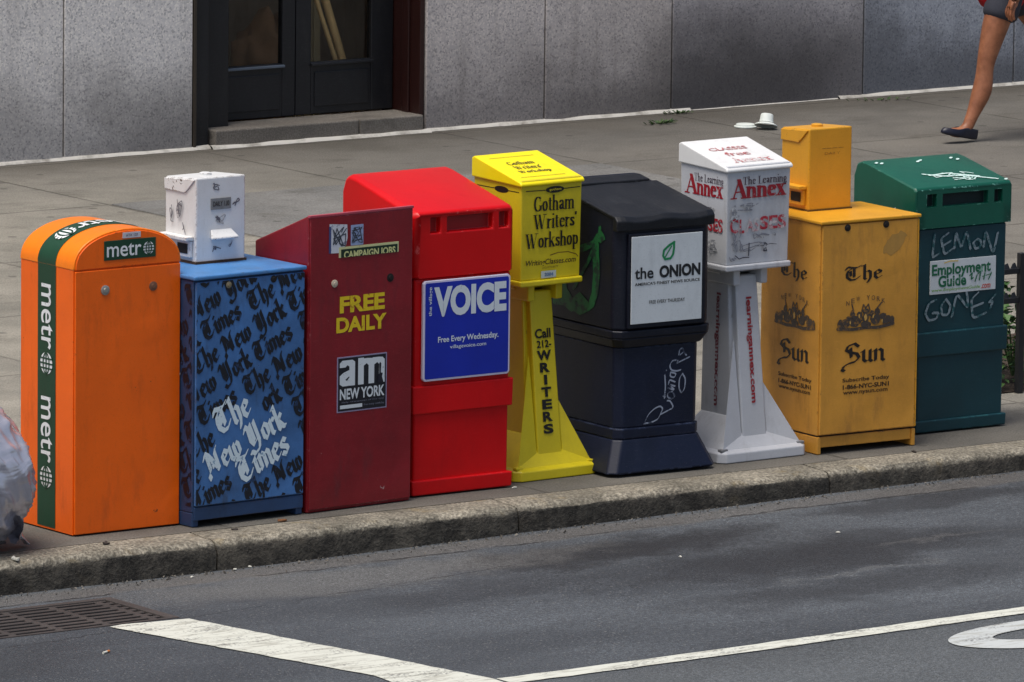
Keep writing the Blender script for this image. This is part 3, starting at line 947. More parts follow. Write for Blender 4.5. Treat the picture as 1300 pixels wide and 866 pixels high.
# ------------------------------------------------------------------ 1 orange arched box
def orange_box():
    t = newsbox('orange arched-top newspaper box with a green stripe over its side and roof', (0, 0), .4)
    W, D, H, A = .482, .372, 1.018, .142
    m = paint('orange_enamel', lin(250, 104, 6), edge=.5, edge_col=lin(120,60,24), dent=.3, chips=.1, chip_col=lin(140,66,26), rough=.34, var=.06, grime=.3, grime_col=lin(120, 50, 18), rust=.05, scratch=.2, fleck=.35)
    m2 = paint('orange_enamel_toplit', lin(255, 128, 8), edge=.4, edge_col=lin(255,190,110), rough=.32, var=.06, grime=.18, grime_col=lin(140, 70, 18), scratch=.15)  # same enamel lightened: the roof's top light and reflection painted in
    green = paint('stripe_green', lin(20, 66, 44), .4, grime=.3, scratch=.2)
    def archp(n=26, o=0.0):
        pts = []
        for k in range(n + 1):
            a = math.pi * (1 - k / n)
            ca, sa = math.cos(a), math.sin(a)
            pts.append((W / 2 + (W / 2 + o) * ca, H + (A + o) * (abs(sa) ** .86)))
        return pts
    mb = MB()
    mb.box(0, W, .006, D, .003, H)
    mb.box(.03, W - .03, .045, D - .03, 0, .003)
    mb.build('body', m, t, .004)
    mb = MB()
    ap = archp(40, .002)
    mb.prism_y(ap, .002, D + .003)
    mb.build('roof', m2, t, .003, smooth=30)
    d = MB()
    d.prism_y(archp(40, -.006), -.003, .0018)
    d.build('roof_front', m, t, .002, 1)
    d = MB()
    d.box(.004, W - .003, -.004, .005, .005, H - .006)
    d.build('door', m, t, .003)
    knob(t, .136, .934, -.004, .019, M_CHROME)
    knob(t, .354, .933, -.004, .018, paint('rusty_lock', lin(122, 84, 62), .6, rust=.4), h=.003)
    # green stripe: up the left side, over the arch, down the right side
    y0, y1 = .125, .25
    s = MB()
    path = [(-.0016, .012), (-.0016, H)] + archp(40, .0036)[1:-1] + [(W + .0016, H), (W + .0016, .012)]
    vs = [(x, y, z) for x, z in path for y in (y0, y1)]
    s.add(vs, [(2 * i, 2 * i + 1, 2 * i + 3, 2 * i + 2) for i in range(len(path) - 1)])
    st = s.build('stripe', green, t, smooth=30)
    # lettering reading downwards along the stripe (side) and along the arch
    yc = (y0 + y1) / 2
    def col(zt, zb):
        L = zt - zb
        h = .08
        pl = ft('metr', (0, 0, L - .095, h), .008)
        pl = [[(yc + h / 2 - y - .004, zt - x) for x, y in p] for p in pl]
        g = disc(yc, zb + .04, .042)
        return pl, g, globe(yc, zb + .04, .042)
    side = lambda u, v, k: (-.0030 - k, u, v)
    for zt, zb in ((.945, .6), (.512, .163)):
        pl, g, lines = col(zt, zb)
        letters('lettering', pl + g, M_WHITE_INK, side, st)
        letters('globe_lines', lines, green, lambda u, v, k: (-.0042 - k, u, v), st)
    # over the arch: arc length measured from the left springing
    ap = archp(200, .0052)
    cum = [0]
    for a, b in zip(ap[:-1], ap[1:]):
        cum.append(cum[-1] + math.dist(a, b))
    def on_arch(sv, e):
        sv = max(0, min(cum[-1] - 1e-6, sv))
        lo = max(i for i in range(len(cum)) if cum[i] <= sv)
        lo = min(lo, len(ap) - 2)
        f = (sv - cum[lo]) / (cum[lo + 1] - cum[lo])
        x = ap[lo][0] + (ap[lo + 1][0] - ap[lo][0]) * f
        z = ap[lo][1] + (ap[lo + 1][1] - ap[lo][1]) * f
        nx, nz = (x - W / 2), (z - H + .15)
        q = math.hypot(nx, nz)
        return x + nx / q * e, z + nz / q * e
    def arch_map(base):
        def mp(u, v, k):
            x, z = on_arch(u, base + k)
            return (x, v, z)
        return mp
    s0, h = .115, .08
    pl = ft('metr', (0, 0, .27, h), .008)
    # the word is cut into short pieces along the arc so that it bends with the roof
    pl = [[(s0 + .36 - x, yc - h / 2 + (h - y)) for x, y in p] for p in pl]
    cutp = []
    for q in range(24):
        cutp += clip([p if sum(p[i][0] * p[(i + 1) % len(p)][1] - p[(i + 1) % len(p)][0] * p[i][1] for i in range(len(p))) > 0 else p[::-1] for p in pl], s0 + q * .016, -1, s0 + (q + 1) * .016, 1)
    g = disc(s0 + .04, yc, .044)
    cutg = []
    for q in range(10):
        cutg += clip(g, s0 - .01 + q * .01, -1, s0 - .01 + (q + 1) * .01, 1)
    letters('lettering', cutp + cutg, M_WHITE_INK, arch_map(.001), st)
    letters('globe_lines', globe(s0 + .04, yc, .044), green, arch_map(.003), st)
    # name plate on the arch front, and a small pale sticker above it
    p = MB()
    p.box(.131, .365, -.0062, -.0032, 1.046, 1.121)
    pl8 = p.build('name_plate', green, t, .001, 1)
    letters('lettering', ft('metr', (.142, 1.058, .298, 1.107), .008) + disc(.331, 1.082, .0245), M_WHITE_INK, front(-.0062), pl8)
    letters('globe_lines', globe(.331, 1.082, .0245), green, front(-.0062, .0024), pl8)
    p = MB()
    p.box(.215, .296, -.0055, -.0032, 1.126, 1.1475)
    k = p.build('sticker', paint('pale_sticker', lin(206, 204, 210), .6, grime=.5), t)
    letters('lettering', ft('ATX 127', (.228, 1.132, .283, 1.142), .02), ink('grey_ink', lin(110, 104, 120)), front(-.0055), k)
orange_box()

# ------------------------------------------------------------------ coin box used on two of the boxes
def coin_box(parent, x, y, yaw_, w, d, z0, z1, m, worn, kind):
    o = bpy.data.objects.new('coin_box', None)
    mb = MB()
    # housing: full-width front part, back part with a sloped shoulder like a hopper
    mb.prism_x([(0, z0), (0, z1), (d, z1 - .012), (d, z0)][::-1], .0, w)
    o = mb.build('coin_box', m, parent, .006)
    o.location = (x, y, 0)
    o.rotation_euler = (0, 0, rd(yaw_))
    # overlapping cap flap folded down the left side
    f = MB()
    f.prism_x([(.068, z1 - .062), (.03, z1 - .03), (.004, z1 - .006), (d, z1 - .018), (d, z1 - .062)], -.006, -.0005)
    f.build('side_flap', m, o, .002, 1)
    # coin return shelf on the left side
    s = MB()
    hz = z0 + .055
    s.prism_x([(.02, hz + .03), (d - .01, hz + .03), (d - .01, hz - .035), (.02, hz - .035)], -.014, -.0005)
    s.prism_x([(.012, hz + .047), (d - .005, hz + .047), (d - .005, hz + .032), (.012, hz + .032)], -.04, -.0005)
    s.build('coin_return', m, o, .003)
    h = MB()
    h.prism_x([(.035, hz + .018), (.1, hz + .018), (.1, hz - .02), (.035, hz - .02)], -.0165, -.0145)
    h.build('return_opening', M_DARKHOLE, o)
    # turn knob on the right side
    k = MB()
    k.tube([(w, .1, z0 + .09), (w + .016, .1, z0 + .09), (w + .03, .1, z0 + .09)], [.012, .02, .016], 14)
    k.build('turn_knob', m, o, smooth=40)
    c = MB()
    c.tube([(w * .5, d * .5, z1 - .008), (w * .5, d * .5, z1 + .003), (w * .5, d * .5, z1 + .006)], [.024, .024, .016], 18)
    c.build('cap_bolt', m, o, smooth=35)
    if kind == 'white':
        l = MB()
        l.box(w * .29, w * .7, -.004, -.0005, z0 + .203, z0 + .247)
        lp = l.build('price_plate', paint('dull_plate', lin(132, 132, 130), .5, grime=.6), o, .001, 1)
        letters('lettering', ft('DAILY 1.00', (w * .33, z0 + .215, w * .66, z0 + .235), .01), M_BLACK, front(-.004), lp)
        # pull lip: a little awning
        a = MB()
        a.add([(.07, 0, z0 + .125), (.168, 0, z0 + .125), (.18, -.035, z0 + .098), (.048, -.035, z0 + .098), (.18, -.035, z0 + .09), (.048, -.035, z0 + .09), (.168, 0, z0 + .09), (.07, 0, z0 + .09)],
              [(0, 3, 2, 1), (3, 5, 4, 2), (0, 7, 5, 3), (1, 2, 4, 6), (5, 7, 6, 4)])
        a.build('pull_lip', m, o, .004)
        # marker tags
        nb = round_nib(.0022)
        rr = random.Random(12)
        sc = []
        for cx, cz, n, rad in ((.1, z0 + .29, 9, .02), (.115, z0 + .165, 12, .024), (.185, z0 + .225, 8, .018), (.1, z0 + .05, 8, .02), (.17, z0 + .06, 5, .016)):
            pts = [(cx + rr.uniform(-rad, rad) * 1.2, cz + rr.uniform(-rad, rad)) for _ in range(n)]
            sc += sweep(smooth_line(pts), nb)
        letters('marker_scribble', sc, worn, front(-.0005), o)
        sc = []
        for cx, cz, n, rad in ((.1, z0 + .2, 11, .03), (.13, z0 + .12, 7, .025), (.05, z0 + .17, 6, .03)):
            pts = [(cx + rr.uniform(-rad, rad) * .8, cz + rr.uniform(-rad, rad) * 1.4) for _ in range(n)]
            sc += sweep(smooth_line(pts), nb)
        letters('marker_scribble', sc, worn, left(0, .2, .0072), o)
        # rust line where it is bolted down
        r = MB()
        r.box(-.004, w + .004, -.005, d + .003, z0 - .004, z0 + .006)
        r.build('rust_shade_flange', paint('rust_flange', lin(76, 54, 38), .9, rust=.3), o)
    else:
        letters('faded_print', ft('DAILY', (w * .36, z0 + .225, w * .72, z0 + .235), .0) + frect(w * .3, z0 + .25, w * .8, z0 + .252), worn, front(0, .0006), o)
        r = MB()
        r.box(-.003, w + .003, -.004, d + .003, z0 - .003, z0 + .004)
        r.build('rust_shade_flange', paint('shadow_flange', lin(96, 68, 26), .9, rust=.3), o)  # dark line painted round the coin box foot as its shade, with rust flecks
    return o

# ------------------------------------------------------------------ 2 blue box with gothic lettering
M_WHITE_METAL = paint('chipped_white_enamel', lin(222, 222, 220), edge=.9, edge_col=lin(92,66,46), rough=.42, var=.06, grime=.3, grime_col=lin(140, 132, 120), chips=.35, chip_col=lin(92, 74, 58), rust=.15)
GN = nib(.31, .05, 42)
def blue_box():
    t = newsbox('blue steel newspaper box covered in slanted black gothic letters, white coin box on top', (.489, -.088), 3.3)
    W, D, H = .528, .4, .957
    m = paint('blue_enamel', lin(66, 112, 168), edge=.8, edge_col=lin(74,58,46), dent=.4, chips=.22, chip_col=lin(40,46,60), rough=.5, var=.26, grime=.75, grime_col=lin(52, 62, 78), rust=.14, scratch=.4)
    mdk = paint('blue_enamel_frame', lin(38, 66, 104), edge=.8, edge_col=lin(66,50,40), rough=.5, var=.2, grime=.6, grime_col=lin(30, 32, 36), rust=.2)
    top = paint('blue_enamel_toplit', lin(74, 130, 188), edge=.7, edge_col=lin(74,58,46), chips=.2, chip_col=lin(60,70,84), rough=.4, var=.15, grime=.4, grime_col=lin(120, 110, 100), rust=.1, scratch=.4)  # lid lighter than the door: top light put into the colour
    mb = MB()
    mb.box(0, W, .012, D, .055, H - .006)
    mb.box(0, .03, .012, D, 0, .055)
    mb.box(W - .03, W, .012, D, 0, .055)
    mb.box(.03, W - .03, .05, D - .01, .012, .055, 1)
    body = mb.build('body', [mdk, M_DARKHOLE], t, .004)
    mb = MB()
    mb.box(-.007, W + .003, -.006, D + .004, H - .004, H + .012)
    mb.build('lid', top, t, .005)
    d = MB()
    d.box(.006, W - .004, .0, .011, .082, H - .012)
    door = d.build('door', m, t, .003)
    kp = MB()
    kp.box(.004, W - .002, .004, .0118, .026, .076)
    kp.build('kick_plate', mdk, t, .002)
    knob(t, .158, .925, 0, .013, paint('corroded_lock', lin(130, 120, 96), .6, rust=.5), h=.004)
    knob(t, .373, .93, 0, .014, M_DARKHOLE, h=.003)
    # white title, three lines climbing to the right
    ang = 24
    wmat = ink('title_white', lin(214, 230, 236), .5, .2, lin(110, 150, 180))
    def gw(txt, length, x, z):
        pl = flat(glyphs(txt, GOTH, GN))
        xs_ = [a for p in pl for a, _ in p]
        s = length / (max(xs_) - min(xs_))
        return xf(pl, s, ang, x, z), s
    white = []
    p, s1 = gw('The', .178, .122, .352)
    white += p
    p, s2 = gw('New York', .415, .072, .192)
    white += p
    p, s3 = gw('Times', .262, .232, .152)
    white += p
    letters('title_lettering', white, wmat, front(0, .0022), door)
    # repeated faded black rows, skipping the white title
    bmat = ink('faded_black_print', lin(13, 16, 26), .55, .28, lin(36, 60, 96), 34)
    s = .05
    txt = 'The New York Times  '
    ca, sa = math.cos(rd(ang)), math.sin(rd(ang))
    base = glyphs(txt * 3, GOTH, nib(.32, .06, 42))
    def rows(clipbox, skip, ox=0.0):
        out = []
        adv = [0]
        for ch in txt:
            adv.append(adv[-1] + GOTH[ch][0])
        for k in range(-4, 11):
            shift = {0: 9.3, 1: 3.6, 2: 14.6, 3: 8.8, 4: 3.0, 5: 14.2, 6: 8.4, 7: 2.6, 8: 13.6}.get(k, k * 5.3 % 14)
            z = .05 + k * .106
            for ch, pl in base:
                q = xf(pl, s, ang, -.02 - shift * s * ca + ox * ca, z - shift * s * sa + ox * sa)
                if not q:
                    continue
                cx = sum(a for p in q for a, _ in p) / sum(len(p) for p in q)
                cz = sum(b for p in q for _, b in p) / sum(len(p) for p in q)
                if skip:
                    rx, rz = (cx - .072) * ca + (cz - .192) * sa, -(cx - .072) * sa + (cz - .192) * ca
                    if (-.02 < rx < .43 and -.02 < rz < .075) or (.09 < rx < .32 and .07 < rz < .17) or (.12 < rx < .45 and -.125 < rz < -.0):
                        continue
                out += clip(q, *clipbox)
        return out
    letters('gothic_lettering', rows((.008, .086, W - .006, H - .014), True), bmat, front(0, .0012), door)
    letters('gothic_lettering', rows((.02, .08, D - .02, H - .02), False, .1), bmat, left(0, D), body)
    wl = []
    for (x, z, tx) in ((.26, .72, 'w'), (.29, .56, 's'), (.12, .5, 'Times')):
        wl += xf(flat(glyphs(tx, GOTH, GN)), .05, ang, x, z)
    letters('title_lettering', clip(wl, .02, .08, D - .015, H - .02), wmat, left(0, D, .0026), body)
    coin_box(t, .192, .255, -1.3, .232, .205, H + .016, 1.302, M_WHITE_METAL, ink('marker_black', lin(100, 98, 106), .5, .5, lin(190, 188, 186), 40), 'white')
blue_box()

# ------------------------------------------------------------------ 3 maroon box
def scribble(rr, u0, z0, u1, z1, n, r):
    pts = [(rr.uniform(u0, u1), rr.uniform(z0, z1)) for _ in range(n)]
    return sweep(pts, round_nib(r, 5))

def maroon_box():
    t = newsbox('dark maroon newspaper box with yellow capital letters and a sloped top', (1.034, -.056), 4.2)
    W, D, H = .512, .34, 1.158
    m = paint('maroon_enamel', lin(132, 22, 32), edge=.6, edge_col=lin(170,110,110), dent=.35, chips=.12, chip_col=lin(176,140,138), rough=.36, var=.16, grime=.5, grime_col=lin(74, 28, 32), scratch=.4, rust=.02, fleck=.6)
    mb = MB()
    prof = [(.006, 0), (.006, H - .012), (.014, H), (.03, H - .008), (D, 1.026), (D, 0)]
    mb.prism_x(prof[::-1], 0, W)
    mb.build('body', m, t, .006)
    d = MB()
    d.box(.004, W - .004, -.002, .0055, .012, H - .008)
    door = d.build('door', m, t, .003)
    edge = MB()
    edge.box(-.0005, W + .0005, -.003, .012, H - .0085, H + .0015)
    edge.build('top_flange', paint('worn_maroon_edge', lin(176, 70, 84), .4), t, .002)
    knob(t, .122, .887, -.002, .015, paint('ivory_lock', lin(206, 190, 166), .5), h=.004)
    knob(t, .398, .887, -.002, .0165, M_DARKHOLE, h=.002)
    yel = ink('yellow_print', lin(226, 196, 24), .5, .2, lin(150, 90, 30))
    letters('lettering', ft('FREE', (.148, .768, .371, .833), .042) + ft('DAILY', (.132, .692, .38, .752), .042), yel, front(-.002), door)
    # square dark sticker with thick lower-case letters
    p = MB()
    p.box(.138, .384, -.0034, -.002, .38, .597)
    fr = p.build('sticker', ink('sticker_lilac_edge', lin(150, 140, 168), .45, .1), door)
    letters('sticker_ground', frect(.143, .385, .379, .592), ink('sticker_black', lin(22, 22, 30), .4, .1), front(-.0034, .0005), fr)
    wm = ink('sticker_white', lin(214, 220, 222), .45, .1)
    letters('lettering', fit(sweep([(.18, .96), (.3, 1.08), (.5, 1.08), (.62, .98), (.62, .1)], nib(.26, .2, 0)) + sweep([(.6, .62), (.34, .52), (.17, .38), (.17, .2), (.3, .1), (.5, .14), (.6, .26)], nib(.24, .2, 0))
            + sweep([(1.02, 1.12), (1.02, .1)], nib(.26, .2, 0)) + sweep([(1.02, .95), (1.2, 1.08), (1.4, 1.06), (1.5, .95), (1.5, .1)], nib(.26, .2, 0)) + sweep([(1.5, .95), (1.7, 1.08), (1.88, 1.06), (1.98, .95), (1.98, .1)], nib(.26, .2, 0)), (.15, .482, .372, .586)) + ft('NEW YORK', (.151, .429, .372, .472), .03)
            + frect(.152, .394, .262, .408), wm, front(-.0034, .0012), fr)
    letters('small_print', ft('daily newspaper of the city', (.16, .415, .37, .422), 0.0) + ft('free every weekday', (.27, .396, .37, .406), 0), ink('sticker_grey', lin(130, 132, 146)), front(-.0034, .0012), fr)
    # little guitar-shaped notch in the m
    letters('notch', [[(.336, .482), (.338, .505), (.345, .518), (.344, .556), (.349, .562), (.354, .556), (.352, .52), (.362, .518), (.358, .505), (.366, .482)]],
            ink('notch_black', lin(22, 22, 36), .4, .1), front(-.0034, .0028), fr)
    # torn stickers
    rr = random.Random(5)
    pale = ink('torn_sticker_pale', lin(206, 208, 214), .6, .2, lin(140, 140, 160))
    blue = ink('torn_sticker_blue', lin(62, 72, 118), .6, .2)
    letters('torn_sticker', [[(.095, 1.006), (.143, 1.004), (.143, .998), (.176, 1.03), (.184, 1.06), (.182, 1.112), (.095, 1.12)]], pale, front(-.002, .001), door)
    letters('torn_sticker', frect(.092, 1.006, .103, 1.11), blue, front(-.002, .0016), door)
    letters('torn_sticker', frect(.2, 1.028, .262, 1.108), ink('sticker_skyblue', lin(150, 166, 200), .6, .3), front(-.002, .001), door)
    sc = ink('sticker_scribble', lin(54, 60, 70), .6, .1)
    letters('scribble', scribble(rr, .112, 1.02, .178, 1.108, 16, .0022), sc, front(-.002, .0024), door)
    letters('scribble', scribble(rr, .205, 1.035, .258, 1.1, 22, .0016) + frect(.205, 1.047, .257, 1.05), sc, front(-.002, .0024), door)
    p = MB()
    p.box(.142, .437, -.0036, -.002, .985, 1.026)
    cs = p.build('torn_strip_sticker', ink('cream_border', lin(206, 206, 150), .5, .2), door)
    letters('sticker_ground', frect(.152, .985, .431, 1.017), ink('strip_green', lin(16, 44, 26), .5, .1), front(-.0036, .0006), cs)
    letters('lettering', clip([q if sum(q[i][0] * q[(i + 1) % len(q)][1] - q[(i + 1) % len(q)][0] * q[i][1] for i in range(len(q))) > 0 else q[::-1] for q in ft('CAMPAIGN JOBS', (.165, .972, .42, 1.009), .035)], .152, .986, .431, 1.02),
            ink('strip_cream', lin(206, 206, 140), .5, .2), front(-.0036, .0014), cs)
    # dried drips running down under the lock
    for k, u in enumerate((.31, .33)):
        pass
maroon_box()

# ------------------------------------------------------------------ moulded plastic box with a hood: bright red and green ones
def hood_profile(D, zf, zb, zl):
    return [(0, zl), (0, zf - .012), (.012, zf), (D - .1, zb - .006), (D - .055, zb), (D - .02, zb - .012), (D, zb - .06), (D, zl)]

def plastic_box(t, m, mtop, W, D, body, hood, bands, wins, ch=.022, dark=None):
    u0, u1 = body
    h0, h1, zl, zf, zb = hood
    mb = MB()
    mb.frustum((u0 + .004, u1 - .004, .014, D - .02, .007), (u0, u1, .012, D - .02, zl - .002))
    pl = MB()
    pl.box(u0 + .03, u1 - .03, .045, D - .05, 0, .0065)
    pl.build('shadow_plinth', M_DARKHOLE, t)  # dark inset added as the contact shadow under the box
    b = mb.build('body', m, t, .01, 3)
    # the hood: rounded wedge with window slots in its front
    mb = MB()
    pr = hood_profile(D, zf, zb, zl)
    n = len(pr)
    rows_ = []
    for x in (h0, h0 + ch, h1 - ch, h1):
        edge = x in (h0, h1)
        row = []
        for (y, z) in pr:
            yy = y + (ch if edge and y < .02 else 0) - (ch * .6 if edge and y > D - .03 else 0)
            zz = z - (ch * .55 if edge and z > zl + .05 else 0)
            row.append((x, yy, zz))
        rows_.append(row)
    vs = [p for r in rows_ for p in r]
    fs = []
    for i in range(3):
        for q in range(n):
            if i == 1 and q == 0:
                continue                      # the flat front is the slotted plate below
            fs.append((i * n + q, i * n + (q + 1) % n, (i + 1) * n + (q + 1) % n, (i + 1) * n + q))
    fs.append(list(range(n))[::-1])
    fs.append([3 * n + q for q in range(n)])
    mb.add(vs, fs)
    mb.plate(h0 + ch, h1 - ch, zl, zf - .012, 0, wins, .03, 0, 1)
    hood_o = mb.build('hood', [mtop, dark or mtop], t, weld=True, smooth=38)
    bv = hood_o.modifiers.new('bevel', 'BEVEL')
    bv.width = .006
    bv.segments = 3
    bv.limit_method = 'ANGLE'
    bv.angle_limit = rd(25)
    hood_o.data.shade_smooth()
    hood_o.data.set_sharp_from_angle(angle=rd(50))
    for (za, zb_, o) in bands:
        r = MB()
        r.frustum((u0 - o * .7, u1 + o * .7, .012 - o, D - .02 + o, za), (u0 - o, u1 + o, .012 - o, D - .02 + o, zb_))
        r.build('band', m, t, .006, 3)
    return b, hood_o

def red_box():
    t = newsbox('bright red plastic newspaper box with a large blue sign and a rounded hood', (1.582, .021), .2)
    m = paint('red_plastic', lin(206, 10, 16), edge=.5, edge_col=lin(226,90,90), dent=.2, rough=.38, var=.08, grime=.2, grime_col=lin(110, 12, 18), scratch=.2, fleck=.2, spec=.25)
    mt = paint('red_hood_plastic', lin(206, 6, 12), edge=.5, edge_col=lin(236,100,96), rough=.3, var=.05, grime=.12, grime_col=lin(140, 14, 18), scratch=.15, fleck=.2, spec=.3)
    dk = paint('red_slot', lin(150, 8, 14), .5, scratch=0)
    W, D = .477, .505
    plastic_box(t, m, mt, W, D, (.008, .468), (-.004, .482, .862, 1.122, 1.222), [(.005, .064, .012), (.326, .437, .012)],
                [(.074, 1.036, .121, 1.098), (.154, 1.036, .371, 1.098), (.403, 1.036, .447, 1.098)], dark=dk)
    p = MB()
    p.prism_y([(.038 + .01, .455), (.455 - .01, .455), (.455, .465), (.455, .841), (.445, .851), (.048, .851), (.038, .841), (.038, .465)], -.006, .008)
    s = p.build('sign', ink('sign_white_edge', lin(214, 208, 226), .4, .1), t, .002, 1)
    q = MB()
    q.prism_y([(.052, .464), (.441, .464), (.446, .469), (.446, .837), (.441, .842), (.052, .842), (.047, .837), (.047, .469)], -.0072, -.0061)
    g = q.build('sign_face', paint('sign_blue', lin(18, 42, 168), .35, var=.08, grime=.15, grime_col=lin(20, 30, 90), scratch=.1, fleck=.3), s)
    wm = ink('sign_white', lin(214, 222, 226), .45, .12)
    vo = [[(2 * 0 + x, y) for x, y in p_] for p_ in ft('VOICE', (.086, .706, .434, .826), .05)]
    small = ft('Free Every Wednesday.', (.107, .598, .397, .628), .02) + ft('villagevoice.com', (.165, .573, .338, .592), .01)
    vt = ft('the village', (0, 0, .115, .017), .015)
    vt = [[(.083 - y - .004, .712 + x) for x, y in p_] for p_ in vt]
    letters('lettering', vo + small + vt, wm, front(-.0072), g)
    # the edge of a second sign on the left side
    e = MB()
    e.box(-.006, .0, .05, .4, .49, .855)
    e.build('sign', ink('sign_white_edge_side', lin(196, 188, 214), .4, .1), t, .002, 1)
    e = MB()
    e.box(-.0075, -.0061, .06, .39, .5, .845)
    e.build('sign_face', paint('sign_blue_side', lin(18, 42, 168), .35, scratch=.1), t)
    hb = MB()
    for z in (.60, .66, .74):
        hb.tube([(.474, .1, z), (.484, .1, z)], .012, 10)
    hb.build('hinge', M_DARKHOLE, t, smooth=40)
red_box()

# ------------------------------------------------------------------ pedestal boxes: yellow and white
def pedestal(label, loc, yaw, m, mtop, pad, WB=.425, hx=.366):
    t = newsbox(label, loc, yaw)
    DB = .39
    cx = .212
    # base: low slab with chamfered corners and a raised pyramid of fins
    mb = MB()
    c = .028
    ring = lambda e, z: [(c + e * .4, e, z), (WB - c - e * .4, e, z), (WB - e, c + e * .4, z), (WB - e, DB - c - e * .4, z), (WB - c - e * .4, DB - e, z), (c + e * .4, DB - e, z), (e, DB - c - e * .4, z), (e, c + e * .4, z)]
    r0, r1, r2 = ring(0, 0), ring(.002, .038), ring(.022, .05)
    vs = r0 + r1 + r2
    fs = [list(range(8))[::-1]] + [(i, (i + 1) % 8, 8 + (i + 1) % 8, 8 + i) for i in range(8)] + [(8 + i, 8 + (i + 1) % 8, 16 + (i + 1) % 8, 16 + i) for i in range(8)] + [list(range(16, 24))]
    mb.add(vs, fs)
    mb.build('base', m, t, .004)
    p = MB()
    for q in ((.03, .03), (WB - .03, .03)):
        p.box(q[0] - .018, q[0] + .018, q[1] - .012, q[1] + .012, .044, .0555)
    p.build('bolt_pad', pad, t, .003)
    # post: broad fin front to back crossed by a narrow one, both spreading at the foot
    mb = MB()
    bw0, bw1 = .062, .056
    mb.frustum((cx - bw0, cx + bw0, .05, .12, .045), (cx - bw1, cx + bw1, .13, .19, .735))          # front rib
    mb.frustum((cx - .082, cx + .082, .1, .31, .045), (cx - .072, cx + .072, .155, .31, .735))          # core
    post = mb.build('post', m, t, .006, 2)
    # flared gussets from the base corners up the core
    g = MB()
    def gus(ax, ay, bx, by, tx, ty, th):
        d = Vector((bx - ax, by - ay, 0)).normalized()
        nrm = Vector((-d.y, d.x, 0)) * .005
        A0, B0, T0 = Vector((ax, ay, .046)), Vector((bx, by, .046)), Vector((tx, ty, th))
        vs_ = [A0 - nrm, B0 - nrm, T0 - nrm, A0 + nrm, B0 + nrm, T0 + nrm]
        g.add(vs_, [(0, 1, 2), (5, 4, 3), (0, 3, 4, 1), (1, 4, 5, 2), (2, 5, 3, 0)])
    for (x0, y0, x1, y1) in ((.02, .02, cx - .06, .12), (WB - .02, .02, cx + .06, .12), (.02, DB - .02, cx - .06, .3), (WB - .02, DB - .02, cx + .06, .3)):
        # four sloping skins that make the foot a pyramid
        pass
    hip = MB()
    f0 = [(.024, .024, .049), (WB - .024, .024, .049), (WB - .024, DB - .024, .049), (.024, DB - .024, .049)]
    f1 = [(cx - .083, .11, .17), (cx + .083, .11, .17), (cx + .083, .305, .17), (cx - .083, .305, .17)]
    hip.add(f0 + f1, [(0, 1, 5, 4), (1, 2, 6, 5), (2, 3, 7, 6), (3, 0, 4, 7), (4, 5, 6, 7)])
    hip.build('foot', m, t, .006, 2)
    for sgn, top in ((-1, .5), (1, .31)):
        X = lambda d: cx + sgn * d
        xc = .026 if sgn < 0 else WB - .026
        g.add([(xc, .026, .05), (X(.064), .052, .05), (X(.086), .112, .05), (X(.064), .062 + .115 * top, top)],
              [(0, 1, 3), (1, 2, 3), (2, 0, 3), (0, 2, 1)])
    g.build('gusset', m, t, .002, 1)
    # brackets under the head
    b = MB()
    for x in (cx - .085, cx + .055):
        b.box(x, x + .034, .1, .3, .7, .772)
    b.box(cx - .09, cx + .09, .18, .3, .738, .776)
    b.build('bracket', m, t, .006, 2)
    # head
    x0, x1, y0, y1 = .056, hx, .062, .37
    mb = MB()
    mb.frustum((x0 + .006, x1 - .006, y0 + .006, y1 - .006, .79), (x0 + .002, x1 - .002, y0 + .002, y1 - .002, 1.19))
    head = mb.build('head', m, t, .005, 2)
    mb = MB()
    mb.box(x0 - .004, x1 + .002, y0 - .006, y1 + .004, .766, .79)
    mb.build('tray_rim', m, t, .006, 2)
    mb = MB()
    mb.prism_x([(y0 - .006, 1.166), (y1 + .005, 1.176), (y1 + .005, 1.252), (y1 - .012, 1.26), (y0 + .004, 1.186), (y0 - .006, 1.178)], x0 - .006, x1 + .006)
    lid = mb.build('lid', mtop, t, .007, 3)
    return t, head, post, lid, (x0, x1, y0, y1, cx)

def lid_map(x0, y0, y1, off=.0015):
    s = (1.26 - 1.186) / (y1 - .012 - y0 - .004)
    return lambda u, v, k: (u, y0 + .004 + v, 1.186 + v * s + off + k)

